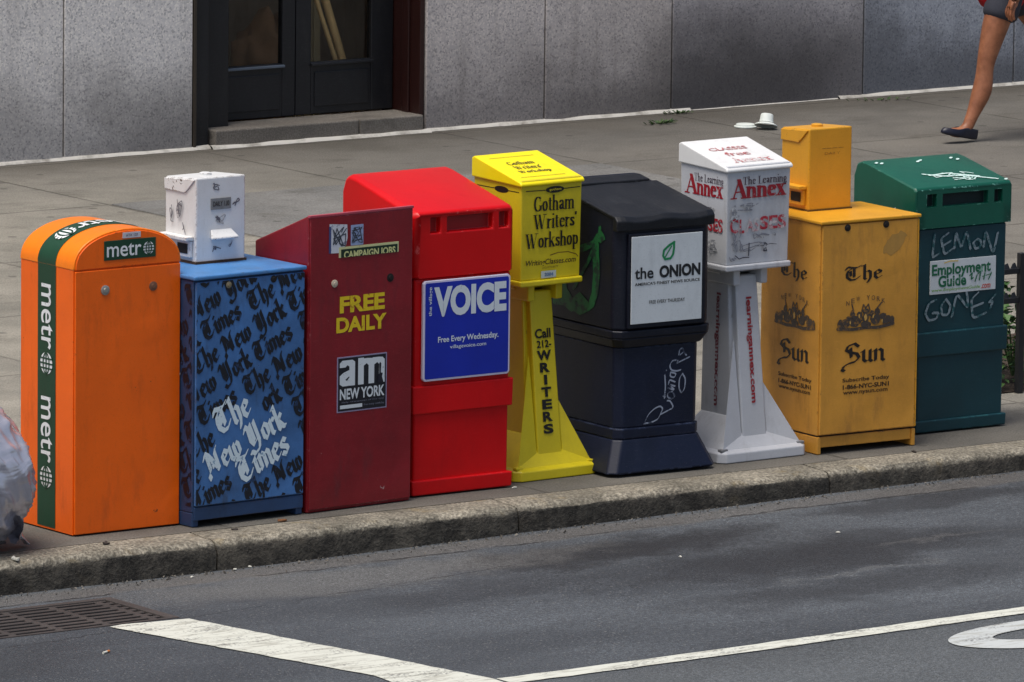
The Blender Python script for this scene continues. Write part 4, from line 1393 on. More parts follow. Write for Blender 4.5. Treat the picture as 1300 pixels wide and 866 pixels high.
def yellow_box():
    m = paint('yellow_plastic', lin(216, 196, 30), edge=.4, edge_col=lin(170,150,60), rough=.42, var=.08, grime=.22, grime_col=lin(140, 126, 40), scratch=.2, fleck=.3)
    mt = paint('yellow_plastic_toplit', lin(252, 230, 10), .36, var=.05, grime=.14, grime_col=lin(150, 136, 40), scratch=.15, fleck=.2)  # lit copy of the yellow: brightness of the top face painted in
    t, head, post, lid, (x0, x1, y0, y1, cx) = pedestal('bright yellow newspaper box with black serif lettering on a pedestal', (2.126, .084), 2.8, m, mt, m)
    fr = front(y0 + .003, .0035)
    k = ink('black_serif', lin(20, 18, 16), .5, .12, lin(90, 80, 30))
    NB, TH = nib(.24, .05, 0), nib(.05, .06, 0)
    du, dz = .045, -.012        # the head stands back from the base line
    pl = []
    pl += fit(flat(glyphs('Gotham', SERIF, NB, TH, -.02)), (.075 + du, 1.063, .283 + du - .004, 1.126))
    pl += fit(flat(glyphs("Writers'", SERIF, NB, TH, -.02)), (.072 + du, .993, .292 + du, 1.051))
    pl += fit(flat(glyphs('Workshop', SERIF, NB, TH, -.04)), (.032 + du, .9, .3 + du, .98))
    pl += sweep([(.035 + du, 1.148), (.13 + du, 1.146)], round_nib(.002)) + sweep([(.225 + du, 1.146), (.305 + du, 1.148)], round_nib(.002))
    letters('lettering', pl, k, fr, head)
    letters('oval_badge', [[(.18 + du + .047 * math.cos(a), 1.146 + .013 * math.sin(a)) for a in [2 * math.pi * i / 24 for i in range(24)]]], k, fr, head)
    yi = ink('yellow_on_black', lin(220, 200, 40), .5, .1)
    letters('badge_lettering', ft('gotham', (.15 + du, 1.14, .21 + du, 1.152), .01), yi, front(y0 + .003, .0055), head)
    br = ink('brown_print', lin(92, 64, 20), .5, .1)
    letters('web_lettering', ft('WritingClasses.com', (.036 + du, .846, .29 + du, .872), .015, .2), ink('dark_olive', lin(58, 46, 14), .5, .2), fr, head)
    letters('small_print', ft('212-974-8377', (.12 + du, .834, .2 + du, .842), .0) + sweep([(.16 + du, .9 - .015), (.2 + du, .893), (.25 + du, .892), (.29 + du, .88), (.3 + du, .87)], round_nib(.0018)), br, fr, head)
    letters('sticker', frect(.115 + du, .796, .19 + du, .824), ink('pale_sticker_ink', lin(196, 206, 200), .5, .2), fr, head)
    letters('sticker_lettering', ft('2084', (.13 + du, .803, .175 + du, .817), .03), ink('sticker_blue_print', lin(90, 120, 160), .5), front(y0 + .003, .0055), head)
    # left side: line with badge
    lm = left(x0, y1, -.002)
    L = y1 - y0
    pl = sweep([(.02, 1.145), (L - .02, 1.143)], round_nib(.002))
    pl += [[(L * .58 + .045 * math.cos(a), 1.144 + .013 * math.sin(a)) for a in [2 * math.pi * i / 20 for i in range(20)]]]
    letters('side_badge', pl, k, lm, head)
    # lid print
    lp = lid_map(x0, y0, y1)
    pl = []
    for i, (a, b, c_) in enumerate(((.13, .26, 'Gotham'), (.13, .265, "Writers'"), (.12, .28, 'Workshop'))):
        pl += fit(flat(glyphs(c_, SERIF, NB, TH)), (a, .165 - i * .045, b, .198 - i * .045))
    pl += sweep([(.09, .245), (.31, .245)], round_nib(.0014)) + sweep([(.09, .04), (.31, .04)], round_nib(.0014))
    letters('lid_lettering', pl, ink('lid_faded_black', lin(70, 62, 22), .5, .4), lp, lid)
    # downward lettering on the post's front rib; the rib leans back as it rises
    def rib(off):
        return lambda u, v, kk: (u, .05 + (.13 - .05) * (v - .045) / (.735 - .045) - off - kk, v)
    pl = ft('Call', (cx - .043, .548, cx + .036, .586), .03) + ft('212-', (cx - .037, .51, cx + .036, .54), .03)
    z = .5
    for ch in 'WRITERS':
        w = {'W': .036, 'I': .008}.get(ch, .025)
        pl += ft(ch, (cx - .003 - w, z - .039, cx - .003 + w, z), .045)
        z -= .0485
    letters('post_lettering', pl, k, rib(.003), post)
yellow_box()

def white_box():
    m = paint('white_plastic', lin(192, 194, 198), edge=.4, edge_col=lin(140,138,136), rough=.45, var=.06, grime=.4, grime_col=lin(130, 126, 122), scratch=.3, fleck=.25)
    mt = paint('white_plastic_toplit', lin(226, 226, 224), .4, var=.04, grime=.25, grime_col=lin(150, 146, 140), scratch=.2, fleck=.2)  # paler copy of the white plastic, top light painted into the lid
    pad = paint('grey_bolt_pad', lin(128, 128, 130), .6)
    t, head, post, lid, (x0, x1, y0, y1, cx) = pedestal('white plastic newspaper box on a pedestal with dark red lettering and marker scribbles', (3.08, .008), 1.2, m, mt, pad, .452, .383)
    red = ink('dark_red_print', lin(150, 20, 36), .5, .15, lin(200, 160, 160))
    ink_d = ink('plum_print', lin(60, 40, 56), .5, .2, lin(170, 160, 165))
    fade = ink('faded_red_print', lin(176, 44, 60), .5, .5, lin(205, 200, 200), 30)
    NB, TH = nib(.3, .08, 0), nib(.08, .1, 0)
    fr = front(y0 + .003, .0035)
    def annex(L, u0):
        a = fit(flat(glyphs('A', SERIF, NB, TH)), (u0, 1.058, u0 + .09, 1.138))
        b = fit(flat(glyphs('nnex', SERIF, NB, TH, -.03)), (u0 + .078, 1.058, u0 + L, 1.106))
        c_ = fit(flat(glyphs('The Learning', SERIF, nib(.2, .06, 0), nib(.06, .07, 0))), (u0 + .062, 1.104, u0 + L, 1.146))
        return a + b, c_
    a, c_ = annex(.285, x0 + .018)
    letters('red_lettering', a, red, fr, head)
    letters('small_lettering', c_, ink_d, fr, head)
    letters('worn_lettering', ft('C', (x0 + .018, .92, x0 + .06, .978), .03) + ft('L', (x0 + .066, .918, x0 + .09, .974), .03) + ft('SES', (x0 + .17, .925, x1 - .024, .98), .03), fade, fr, head)
    letters('ghost_lettering', ft('AS', (x0 + .098, .92, x0 + .165, .976), .02), ink('ghost_red_print', lin(176, 60, 74), .5, 1.0, lin(198, 196, 197), 22), fr, head)
    lm = left(x0, y1, -.002)
    a, c_ = annex(.25, .03)
    letters('red_lettering', a, red, lm, head)
    letters('small_lettering', c_, ink_d, lm, head)
    letters('worn_lettering', ft('CLASSES', (.03, .92, .28, .975), .03), ink('worn_red_side', lin(160, 30, 46), .5, .35, lin(205, 200, 200)), lm, head)
    # marker scribbles, grey and black
    rr = random.Random(31)
    gm = ink('grey_marker', lin(128, 130, 138), .6, .5, lin(196, 198, 200))
    km = ink('black_marker', lin(54, 54, 66), .6, .4, lin(180, 182, 186))
    sc = []
    for u, z, du, dz, n in ((.1, 1.0, .03, .045, 14), (.16, 1.02, .06, .02, 9), (.1, .88, .03, .06, 12), (.24, .9, .06, .02, 9), (.2, .86, .09, .02, 10), (.09, .82, .02, .02, 6)):
        pts = [(u + rr.uniform(-du, du), z + rr.uniform(-dz, dz)) for _ in range(n)]
        sc += sweep(smooth_line(pts), nib(.0045, .002, 40))
    letters('marker_scribble', sc, gm, front(y0 + .003, .005), head)
    sc = []
    sc += sweep([(.17, .875), (.168, .825)], round_nib(.003, 5)) + sweep([(.25, .85), (.262, .865), (.25, .872), (.246, .84), (.26, .838), (.256, .852)], round_nib(.003, 5))
    sc += sweep([(.3, .907), (.302, .9)], round_nib(.004, 5)) + sweep([(.2, .862), (.24, .86), (.28, .866), (.31, .862)], round_nib(.0014, 5))
    sc += sweep([(.1, .83), (.12, .815), (.14, .82), (.17, .818)], round_nib(.002, 5))
    letters('marker_scribble', sc, km, front(y0 + .003, .006), head)
    sc = []
    for u, z, du, dz, n in ((.2, 1.0, .05, .02, 9), (.22, .86, .05, .04, 12), (.12, .88, .05, .04, 9)):
        pts = [(u + rr.uniform(-du, du), z + rr.uniform(-dz, dz)) for _ in range(n)]
        sc += sweep(smooth_line(pts), nib(.0055, .0024, 40))
    letters('marker_scribble', sc, gm, left(x0, y1, -.0005), head)
    lp = lid_map(x0, y0, y1)
    a = fit(flat(glyphs('Annex', SERIF, NB, TH, -.03)), (.13, .04, .33, .09)) + ft('CLASSES', (.11, .17, .3, .2), .02) + ft('free', (.15, .11, .27, .15), .02)
    letters('lid_lettering', a, ink('lid_faded_red', lin(176, 84, 84), .5, .7, lin(214, 205, 204)), lp, lid)
    # web address reading down the post
    def rib(off):
        return lambda u, v, kk: (u, .05 + (.13 - .05) * (v - .045) / (.735 - .045) - off - kk, v)
    pl = [[(cx - .016 + y, .648 - x) for x, y in p] for p in ft('learningannex.com', (0, 0, .425, .036), .03)]
    letters('post_lettering', pl, red, rib(.003), post)
    def core(off):
        return lambda u, v, kk: (cx - .082 + .01 * (v - .045) / .69 - off - kk, .31 - u, v)
    pl = [[(.1 - .018 + y, .66 - x) for x, y in p] for p in ft('learningannex.com', (0, 0, .46, .036), .03)]
    letters('post_lettering', pl, ink('side_plum_red', lin(120, 26, 50), .5, .2, lin(190, 180, 185)), core(.003), post)
white_box()

# ------------------------------------------------------------------ black-navy box with flared base
def navy_box():
    t = newsbox('navy black plastic newspaper box with a white sign and a silver scrawl', (2.502, -.024), -2)
    m = paint('navy_plastic', lin(11, 16, 31), .5, var=.2, grime=.22, grime_col=lin(30, 36, 50), scratch=.4, fleck=.5, spec=.35)
    mt = paint('black_hood_plastic', lin(19, 21, 26), edge=.6, edge_col=lin(90,94,100), rough=.48, var=.15, grime=.3, grime_col=lin(58, 60, 64), scratch=.35, fleck=.4, spec=.35)
    mlow = paint('navy_blue_plastic', lin(10, 20, 44), edge=.7, edge_col=lin(78,90,116), rough=.5, var=.2, grime=.25, grime_col=lin(34, 44, 66), scratch=.4, fleck=.5, spec=.35)
    D = .5
    def oct_(mb_, a, b, c0=.03, c1=.03):
        vs = []
        for (x0, x1, y0, y1, z), c in ((a, c0), (b, c1)):
            vs += [(x0 + c, y0, z), (x1 - c, y0, z), (x1, y0 + c, z), (x1, y1 - c, z), (x1 - c, y1, z), (x0 + c, y1, z), (x0, y1 - c, z), (x0, y0 + c, z)]
        mb_.add(vs, [list(range(8))[::-1], list(range(8, 16))] + [(i, (i + 1) % 8, 8 + (i + 1) % 8, 8 + i) for i in range(8)])
    DL = .66
    # flared foot
    mb = MB()
    oct_(mb, (.012, .512, .004, DL + .01, .01), (.0, .524, -.006, DL + .02, .012), .03, .03)
    oct_(mb, (.0, .524, -.006, DL + .02, .0122), (.056, .468, .04, DL - .02, .142), .03, .03)
    mb.build('base', mlow, t, .007, 3)
    mb = MB()
    mb.box(.04, .48, .04, DL - .02, 0, .0098)
    mb.build('shadow_plinth', M_DARKHOLE, t)  # dark inset that paints the shade beneath the base
    mb = MB()
    oct_(mb, (.056, .468, .04, DL - .02, .1422), (.056, .468, .04, DL - .02, .186))
    oct_(mb, (.062, .462, .046, DL - .03, .1862), (.06, .464, .044, DL - .03, .51))
    body = mb.build('body', mlow, t, .006, 2)
    mb = MB()
    oct_(mb, (.056, .478, .036, DL - .02, .5102), (.034, .5, .016, DL - .04, .55))
    oct_(mb, (.034, .5, .016, DL - .04, .5502), (.032, .5, .015, DL - .04, .582))
    mb.build('shelf_rim', m, t, .006, 3)
    # hood: tall wedge with chamfered front corners, a scalloped front lip and a raised back
    h = MB()
    c = .032
    x0, x1, y0, y1 = .036, .496, .022, .56
    pts = [(x0 + c, y0), (x1 - c, y0), (x1, y0 + c), (x1, y1 - .02), (x1 - .02, y1), (x0 + .02, y1), (x0, y1 - .02), (x0, y0 + c)]
    zt = lambda y: 1.03 + (y - .022) * .185
    h.add([(x, y, .5825) for x, y in pts] + [(x, y, zt(y)) for x, y in pts], [list(range(8))[::-1], list(range(8, 16))] + [(i, (i + 1) % 8, 8 + (i + 1) % 8, 8 + i) for i in range(8)])
    hood = h.build('hood', m, t, .01, 3)
    l = MB()
    # lip and top: sampled so that the front edge dips in shallow scallops
    n = 24
    vs, fs = [], []
    for i in range(n + 1):
        f = i / n
        x = .03 + .472 * f
        ed = max(0, 1 - min(f, 1 - f) / .07)
        sc = -.009 * (1 - math.cos(f * 2 * math.pi * 2)) * .5 - .003 * ed
        yf = .008 + .01 * ed
        vs += [(x, yf, .982), (x, yf - .002, 1.024 + sc), (x, yf + .016, 1.043 + sc), (x, .43, 1.112 + sc * .3), (x, .43, 1.1), (x, yf + .03, 1.03), (x, yf + .03, .982)]
    for i in range(n):
        for q in range(7):
            fs.append((i * 7 + q, (i + 1) * 7 + q, (i + 1) * 7 + (q + 1) % 7, i * 7 + (q + 1) % 7))
    fs += [list(range(7)), [n * 7 + q for q in range(7)][::-1]]
    l.add(vs, fs)
    l.prism_x([(.43, 1.1), (.43, 1.118), (.5, 1.13), (.545, 1.124), (.566, 1.1), (.566, 1.05), (.55, 1.05)][::-1], .06, .47)
    l.build('hood_lip', mt, t, .008, 3)
    fr = MB()
    fr.box(.083, .446, .009, .0215, .592, .97)
    fr.build('sign_frame', m, t, .003)
    # white sign
    p = MB()
    p.box(.0945, .4345, .0045, .0088, .609, .958)
    s = p.build('sign', paint('sign_white', lin(206, 212, 214), .45, var=.05, grime=.3, grime_col=lin(140, 146, 148), scratch=.2), t, .001, 1)
    k = ink('sign_black', lin(22, 24, 28), .5, .1)
    f = front(.0045)
    du = .027
    pl = ft('the', (.082 + du, .788, .172 + du, .835), .02) + ft('ONION', (.2 + du, .786, .398 + du, .836), .045)
    pl += ft("AMERICA'S FINEST NEWS SOURCE", (.083 + du, .762, .396 + du, .774), .02) + ft('FREE EVERY THURSDAY', (.153 + du, .686, .325 + du, .7), .01)
    letters('lettering', pl, k, f, s)
    gm = ink('leaf_green', lin(20, 128, 74), .5, .1)
    # leaf sprig mark
    nb = round_nib(.005)
    cx, cz = .243 + du, .892
    leafp = sweep([(cx + .028, cz + .034), (cx + .002, cz + .022), (cx - .022, cz + .004), (cx - .026, cz - .018), (cx - .016, cz - .032), (cx + .01, cz - .03), (cx + .022, cz - .014), (cx + .026, cz + .01), (cx + .026, cz + .034)], nb)
    leafp += sweep([(cx - .02, cz - .03), (cx - .004, cz - .006), (cx + .014, cz + .018)], round_nib(.003))
    letters('leaf_mark', leafp, gm, f, s)
    # big green printed sprig on the left side of the hood
    gg = ink('side_green', lin(20, 92, 46), .55, .5, lin(18, 44, 34), 24)
    nb = nib(.042, .02, 30)
    lm = left(.036, .49, .0015)
    L = .468
    def S(pts):
        return [(L - d, z) for d, z in pts]
    pl = sweep(S([(.125, .955), (.15, .925), (.20, .90), (.30, .87), (.36, .82), (.385, .76), (.37, .70), (.31, .65), (.24, .635), (.18, .66), (.15, .72), (.14, .80), (.148, .87), (.15, .915)]), nb)
    pl += sweep(S([(.16, .90), (.20, .84), (.25, .78), (.30, .72)]), nib(.02, .012, 30)) + sweep(S([(.3, .64), (.36, .66), (.42, .655), (.46, .67)]), nb) + sweep(S([(.21, .66), (.27, .69), (.32, .66)]), nb)
    pl += sweep(S([(.125, .955), (.105, .94)]), nb) + sweep(S([(.13, .93), (.12, .985)]), nib(.015, .01, 30))
    letters('printed_sprig', clip(pl, .02, .6, L + .02, 1.02), gg, lm, hood)
    # silver scrawl on the body front
    def PX(x, y):        # from a close-up: 742 wide for 120 px
        return (x - 370) / 742 * 120 / 335 / .813 * .99, y
    sc = [[(218, 765), (250, 690), (300, 640), (345, 618), (368, 640), (345, 690), (330, 725), (290, 750), (218, 765)],
          [(345, 690), (400, 660), (455, 632), (425, 575), (400, 575)],
          [(440, 500), (405, 510), (400, 545), (440, 562), (462, 540), (440, 500)],
          [(405, 470), (465, 490), (410, 440), (462, 455)], [(410, 440), (415, 400), (462, 420)],
          [(425, 340), (420, 375), (455, 385), (470, 350), (425, 340)],
          [(470, 270), (485, 240), (440, 240), (415, 285), (430, 325), (475, 330), (505, 320)],
          [(470, 268), (520, 240), (575, 212)], [(490, 195), (495, 150), (520, 140), (530, 170), (500, 195)], [(525, 165), (550, 200)],
          [(378, 360), (385, 460), (378, 555)], [(365, 535), (385, 545)], [(388, 325), (390, 330)],
          [(520, 350), (545, 390), (540, 470), (515, 515), (492, 470), (495, 390), (520, 350)]]
    pl = []
    for st in sc:
        pts = []
        for x, y in st:
            px, py = 780 + x * 120 / 742, 420 + y * 140 / 866
            u = .23 + (px - 839) / (335 * .813 * .985) + .05
            z = .36 - ((py - 488) + (px - 839) * .105) / (335 * .987)
            pts.append((u, z))
        pts = smooth_line(pts)
        pl += sweep(pts, nib(.0062, .0026, 50))
    letters('silver_scrawl', pl, ink('silver_pen', lin(150, 158, 174), .5, .45, lin(50, 56, 74), 30), front(.046, .0022), body)
navy_box()

# ------------------------------------------------------------------ mustard box with its own coin box
def mustard_box():
    t = newsbox('mustard yellow steel newspaper box with black gothic words and a matching coin box on top', (3.551, -.016), -2.3)
    W, D, H = .487, .42, .94
    m = paint('mustard_enamel', lin(212, 150, 56), edge=.7, edge_col=lin(104,72,40), dent=.3, chips=.16, chip_col=lin(120,84,40), rough=.42, var=.14, grime=.6, grime_col=lin(140, 94, 44), scratch=.3, rust=.05, fleck=.5)
    mt = paint('mustard_lid', lin(218, 156, 38), edge=.6, edge_col=lin(120,84,44), chips=.1, chip_col=lin(130,94,44), rough=.4, var=.07, grime=.25, grime_col=lin(160, 110, 40), rust=.04)
    mb = MB()
    mb.box(0, W, .012, D, .076, H - .004)
    for a, b in ((.0, .018), (W - .018, W)):
        mb.box(a, b, .008, D, .0, .07)
    mb.box(.018, W - .018, .014, D, .026, .07)
    body = mb.build('body', m, t, .003)
    mb = MB()
    mb.box(.004, W - .004, .02, D - .01, .068, .078)
    mb.build('gap', M_DARKHOLE, t)
    mb = MB()
    mb.box(-.006, W + .004, -.004, D + .004, H - .003, H + .011)
    mb.build('lid', mt, t, .004)
    d = MB()
    d.box(.005, W - .012, 0, .0115, .08, H - .008)
    door = d.build('door', m, t, .003)
    e = MB()
    e.box(W - .01, W - .002, .002, .0115, .08, H - .008)
    e.build('door_hinge', mt, t, .002)
    knob(t, .125, .918, 0, .0145, M_DARKHOLE, h=.003)
    knob(t, .316, .92, 0, .0145, M_DARKHOLE, h=.003)
    k = ink('sun_black', lin(30, 22, 16), .5, .2, lin(110, 76, 30))
    g2 = ink('sun_grey', lin(70, 60, 52), .5, .35, lin(140, 100, 46))
    GN2 = nib(.22, .05, 42)
    def sunprint(u0, mp, par):
        a = fit(flat(glyphs('The', GOTH, GN2)), (u0 + .113, .686, u0 + .303, .765))
        a += fit(flat(glyphs('Sun', GOTH, GN2)), (u0 + .1, .33, u0 + .325, .448))
        a += ft('Subscribe Today', (u0 + .112, .283, u0 + .345, .304), .02) + ft('1-866-NYC-SUN1', (u0 + .114, .258, u0 + .343, .277), .03) + ft('www.nysun.com', (u0 + .116, .232, u0 + .337, .249), .02)
        letters('gothic_lettering', a, k, mp(0), par)
        # arched small capitals
        b = []
        for i, ch in enumerate('NEW YORK'):
            if ch == ' ':
                continue
            x = u0 + .124 + i * .0252
            dz = .018 * (1 - ((i - 3.5) / 3.5) ** 2)
            b += ft(ch, (x, .6 + dz, x + .016, .619 + dz), .0)
        # engraved emblem: two supporters either side of a shield above a scroll
        cx = u0 + .222
        def blob(x, z, rx, rz, s, n=14):
            rr = random.Random(s)
            return [[(x + rx * math.cos(q * 2 * math.pi / n) * rr.uniform(.7, 1.15), z + rz * math.sin(q * 2 * math.pi / n) * rr.uniform(.7, 1.15)) for q in range(n)]]
        def fan(ps):
            out = []
            for p in ps:
                c0 = (sum(x for x, _ in p) / len(p), sum(z for _, z in p) / len(p))
                out += [[c0, p[i], p[(i + 1) % len(p)]] for i in range(len(p))]
            return out
        em = []
        for q, (x, z, rx, rz) in enumerate([(-.05, .535, .03, .024), (.05, .535, .03, .024), (-.066, .565, .012, .018), (.058, .566, .014, .016), (-.1, .53, .026, .02), (.1, .53, .026, .02), (-.125, .522, .016, .024),
                                            (.13, .528, .014, .018), (0, .518, .034, .014), (0, .572, .02, .013), (-.03, .56, .014, .014), (.03, .56, .014, .014), (-.085, .545, .018, .012), (.085, .548, .018, .014), (0, .545, .02, .03)]):
            em += fan(blob(cx + x, z, rx, rz, q))
        em += sweep([(cx - .138, .508), (cx - .06, .501), (cx, .505), (cx + .06, .501), (cx + .138, .512)], round_nib(.007, 6))
        em += sweep([(cx - .062, .58), (cx - .07, .605)], round_nib(.003, 5)) + sweep([(cx + .05, .575), (cx + .078, .602)], round_nib(.003, 5)) + sweep([(cx - .02, .575), (cx - .012, .6), (cx, .584), (cx + .012, .6), (cx + .02, .575)], round_nib(.003, 5))
        letters('emblem', b + em, g2, mp(.0006), par)
        letters('emblem_shield', fan(blob(cx - .002, .548, .008, .015, 9) + blob(cx - .034, .555, .004, .009, 10) + blob(cx + .036, .548, .004, .009, 11) + blob(cx - .078, .53, .004, .008, 12) + blob(cx + .08, .528, .004, .008, 13)), ink('sun_pale', lin(206, 160, 80), .5, .2), mp(.0022), par)
    sunprint(0, lambda o: front(0, .0012 + o), door)
    sunprint(.02, lambda o: left(0, D, .0012 + o), body)
    # worn patch where a sticker was pulled off
    n = 24
    rr = random.Random(8)
    pts = [(.36 + (.05 + rr.uniform(-.008, .008)) * math.cos(a) + .03 * math.sin(a), .84 + (.045 + rr.uniform(-.008, .008)) * math.sin(a)) for a in [2 * math.pi * i / n for i in range(n)]]
    letters('sticker_residue', [pts], paint('residue', lin(176, 132, 62), .7, var=.15, grime=.5, grime_col=lin(140, 108, 64)), front(0, .0006), door)
    coin_box(t, .12, .268, 1.0, .215, .19, H + .013, 1.288, mt, ink('faded_brown', lin(140, 98, 30), .6, .5, lin(210, 150, 40)), 'mustard')
mustard_box()

# ------------------------------------------------------------------ green box
def green_box():
    t = newsbox('dark green plastic newspaper box with chalky graffiti and a small white sign', (4.201, .165), -.55)
    m = paint('green_plastic', lin(8, 56, 64), edge=.7, edge_col=lin(60,130,130), rough=.45, var=.15, grime=.3, grime_col=lin(18, 44, 54), scratch=.3, fleck=.4)
    mt = paint('green_hood_plastic', lin(10, 84, 66), edge=.7, edge_col=lin(120,180,164), rough=.36, var=.1, grime=.2, grime_col=lin(20, 60, 56), scratch=.25, fleck=.2)
    dk = paint('green_slot', lin(10, 34, 34), .6, scratch=0)
    b, hood = plastic_box(t, m, mt, .46, .42, (.002, .456), (-.03, .475, .85, 1.02, 1.092), [(.005, .054, .01), (.318, .42, .01)],
                [(.028, .938, .079, .992), (.109, .936, .346, .99), (.378, .936, .421, .99)], ch=.009, dark=dk)
    p = MB()
    p.box(.058, .4, .0075, .0115, .574, .713)
    s = p.build('sign', paint('sign_pale', lin(204, 210, 212), .5, var=.05, grime=.35, grime_col=lin(150, 156, 154), scratch=.2), t, .001, 1)
    gk = ink('sign_green', lin(8, 96, 62), .5, .2, lin(140, 180, 160))
    letters('lettering', ft('Employment', (.066, .638, .372, .698), .03) + ft('Guide', (.1, .602, .245, .65), .03), gk, front(.0075), s)
    letters('web_lettering', ft('www.EmploymentGuide', (.066, .582, .318, .598), .01, .2), ink('sign_lime', lin(110, 160, 60), .5, .2), front(.0075), s)
    letters('web_lettering', ft('.com', (.322, .582, .372, .6), .015, .2), ink('sign_red', lin(196, 70, 60), .5, .2), front(.0075), s)
    letters('arc_mark', sweep([(.13, .702), (.16, .708), (.2, .706)], round_nib(.0025)), ink('sign_orange', lin(210, 180, 90), .5), front(.0075, .002), s)
    letters('marker_scribble', sweep([(.262, .64), (.275, .65), (.27, .625), (.28, .63)], round_nib(.003)) + sweep([(.3, .64), (.29, .615)], round_nib(.003)) + sweep([(.305, .645), (.32, .66), (.312, .618)], round_nib(.003)) + sweep([(.345, .665), (.335, .62)], round_nib(.003)) + sweep([(.375, .645), (.36, .618)], round_nib(.003)) + sweep([(.328, .632), (.372, .64)], round_nib(.002)), gk, front(.0075, .003), s)
    chalk = ink('chalk_grey', lin(126, 140, 146), .8, .6, lin(30, 80, 84), 40)
    # graffiti read from the close-up of the front
    def G(x, y):
        px, py = 1160 + x * 130 / 751, 270 + y * 150 / 866
        u = (px - 1164) / (335 * .79) * .985 + .0
        z = .712 - ((py - 331.5) + (px - 1177) * .088) / (335 * .955)
        return u, z
    st = [[(145, 145), (128, 325), (185, 290)], [(255, 135), (195, 175), (225, 300), (290, 255)], [(205, 235), (275, 195)],
          [(305, 250), (315, 120), (360, 260), (400, 110), (435, 255)], [(490, 180), (455, 205), (475, 255), (515, 240), (520, 195), (490, 180)],
          [(540, 240), (555, 105), (620, 300), (655, 130)],
          [(165, 645), (110, 670), (80, 750), (110, 805), (170, 790), (190, 745), (140, 745)], [(245, 640), (205, 690), (215, 760), (265, 760), (285, 690), (245, 640)],
          [(295, 775), (330, 595), (430, 715), (410, 580)], [(505, 590), (450, 640), (465, 790), (570, 745)], [(465, 700), (545, 670)], [(645, 605), (590, 665), (625, 655), (605, 710)]]
    pl = []
    for q in st:
        pl += sweep(smooth_line([G(*p_) for p_ in q], 2, .75), nib(.0105, .006, 35))
    letters('graffiti', pl, chalk, front(.012, .0032), b)
    # white scratches on the hood's top, a torn paper scrap on its side
    def top(u, v, k):
        s_ = (1.086 - 1.02) / (.32 - .012)
        return (u, v, 1.02 + (v - .012) * s_ + .0025 + k)
    rr = random.Random(77)
    pl = []
    for _ in range(9):
        x, y = rr.uniform(.17, .36), rr.uniform(.06, .14)
        pl += sweep([(x + rr.uniform(-.05, .05), y + rr.uniform(-.02, .02)) for _ in range(4)], round_nib(.0032, 5))
    pl += sweep([(.12, .15), (.2, .11), (.3, .1), (.42, .035)], round_nib(.006, 5)) + sweep([(.14, .13), (.24, .14), (.36, .08)], round_nib(.005, 5))
    for x, y in ((.2, .29), (.22, .3), (.38, .3), (.4, .28), (.0, .31), (.45, .02), (.02, .3)):
        pl += sweep([(x, y), (x + .012, y + .008)], round_nib(.006, 5))
    letters('scratch_marks', pl, ink('bare_white', lin(196, 220, 214), .7, .35, lin(60, 130, 110)), top, hood)
    letters('torn_sticker', [[(.235, .885), (.285, .89), (.29, .93), (.278, .922), (.27, .905)]], ink('torn_pale', lin(196, 194, 196), .7, .2), left(-.03, .42, .002), hood)
green_box()

# ------------------------------------------------------------------ drain grate in the gutter
def drain():
    t = thing('storm_drain', 'rusty iron storm drain grate set in the road by the kerb', 'drain', ((GX0 + GX1) / 2, (GY0 + GY1) / 2, road_z(0)))
    m = paint('rusty_iron', lin(64, 58, 55), .75, var=.25, grime=.5, grime_col=lin(40, 34, 30), rust=.4)
    hx, hy = (GX1 - GX0) / 2 - .002, (GY1 - GY0) / 2 - .002
    fr = MB()
    w = .032
    fr.box(-hx, hx, hy - w, hy, -.05, .004)
    fr.box(-hx, hx, -hy, -hy + w * .6, -.05, .004)
    fr.box(hx - w * 1.3, hx, -hy + w * .6, hy - w, -.05, .004)
    fr.box(-hx, -hx + w, -hy + w * .6, hy - w, -.05, .004)
    fr.build('frame', m, t, .003)
    g = MB()
    n = 8
    y0, y1 = -hy + w * .6 + .002, hy - w - .002
    x0, x1 = -hx + w + .002, hx - w * 1.3 - .002
    p = (y1 - y0) / n
    for i in range(n + 1):
        yc = y0 + p * i
        g.box(x0, x1, max(y0, yc - .011), min(y1, yc + .011), -.04, .0)
    for i in range(n):
        ya, yb = y0 + p * i + .011, y0 + p * (i + 1) - .011
        off = .09 * (i % 2)
        for q in range(4):
            xc = x0 + .02 + (x1 - x0 - .04) * (q + .0) / 3.4 + .06
            if xc < x1 - .02:
                g.box(xc - .014, xc + .014, ya + .0005, yb - .0005, -.04, -.001)
    g.build('grate', m, t, .002, 1)
    pit = MB()
    pit.add([(-hx, -hy, -.6), (hx, -hy, -.6), (hx, hy, -.6), (-hx, hy, -.6), (-hx, -hy, -.02), (hx, -hy, -.02), (hx, hy, -.02), (-hx, hy, -.02)],
            [(0, 1, 2, 3), (0, 4, 5, 1), (1, 5, 6, 2), (2, 6, 7, 3), (3, 7, 4, 0)])
    pit.build('pit', paint('pit_dark', lin(26, 24, 22), .9), t)
drain()

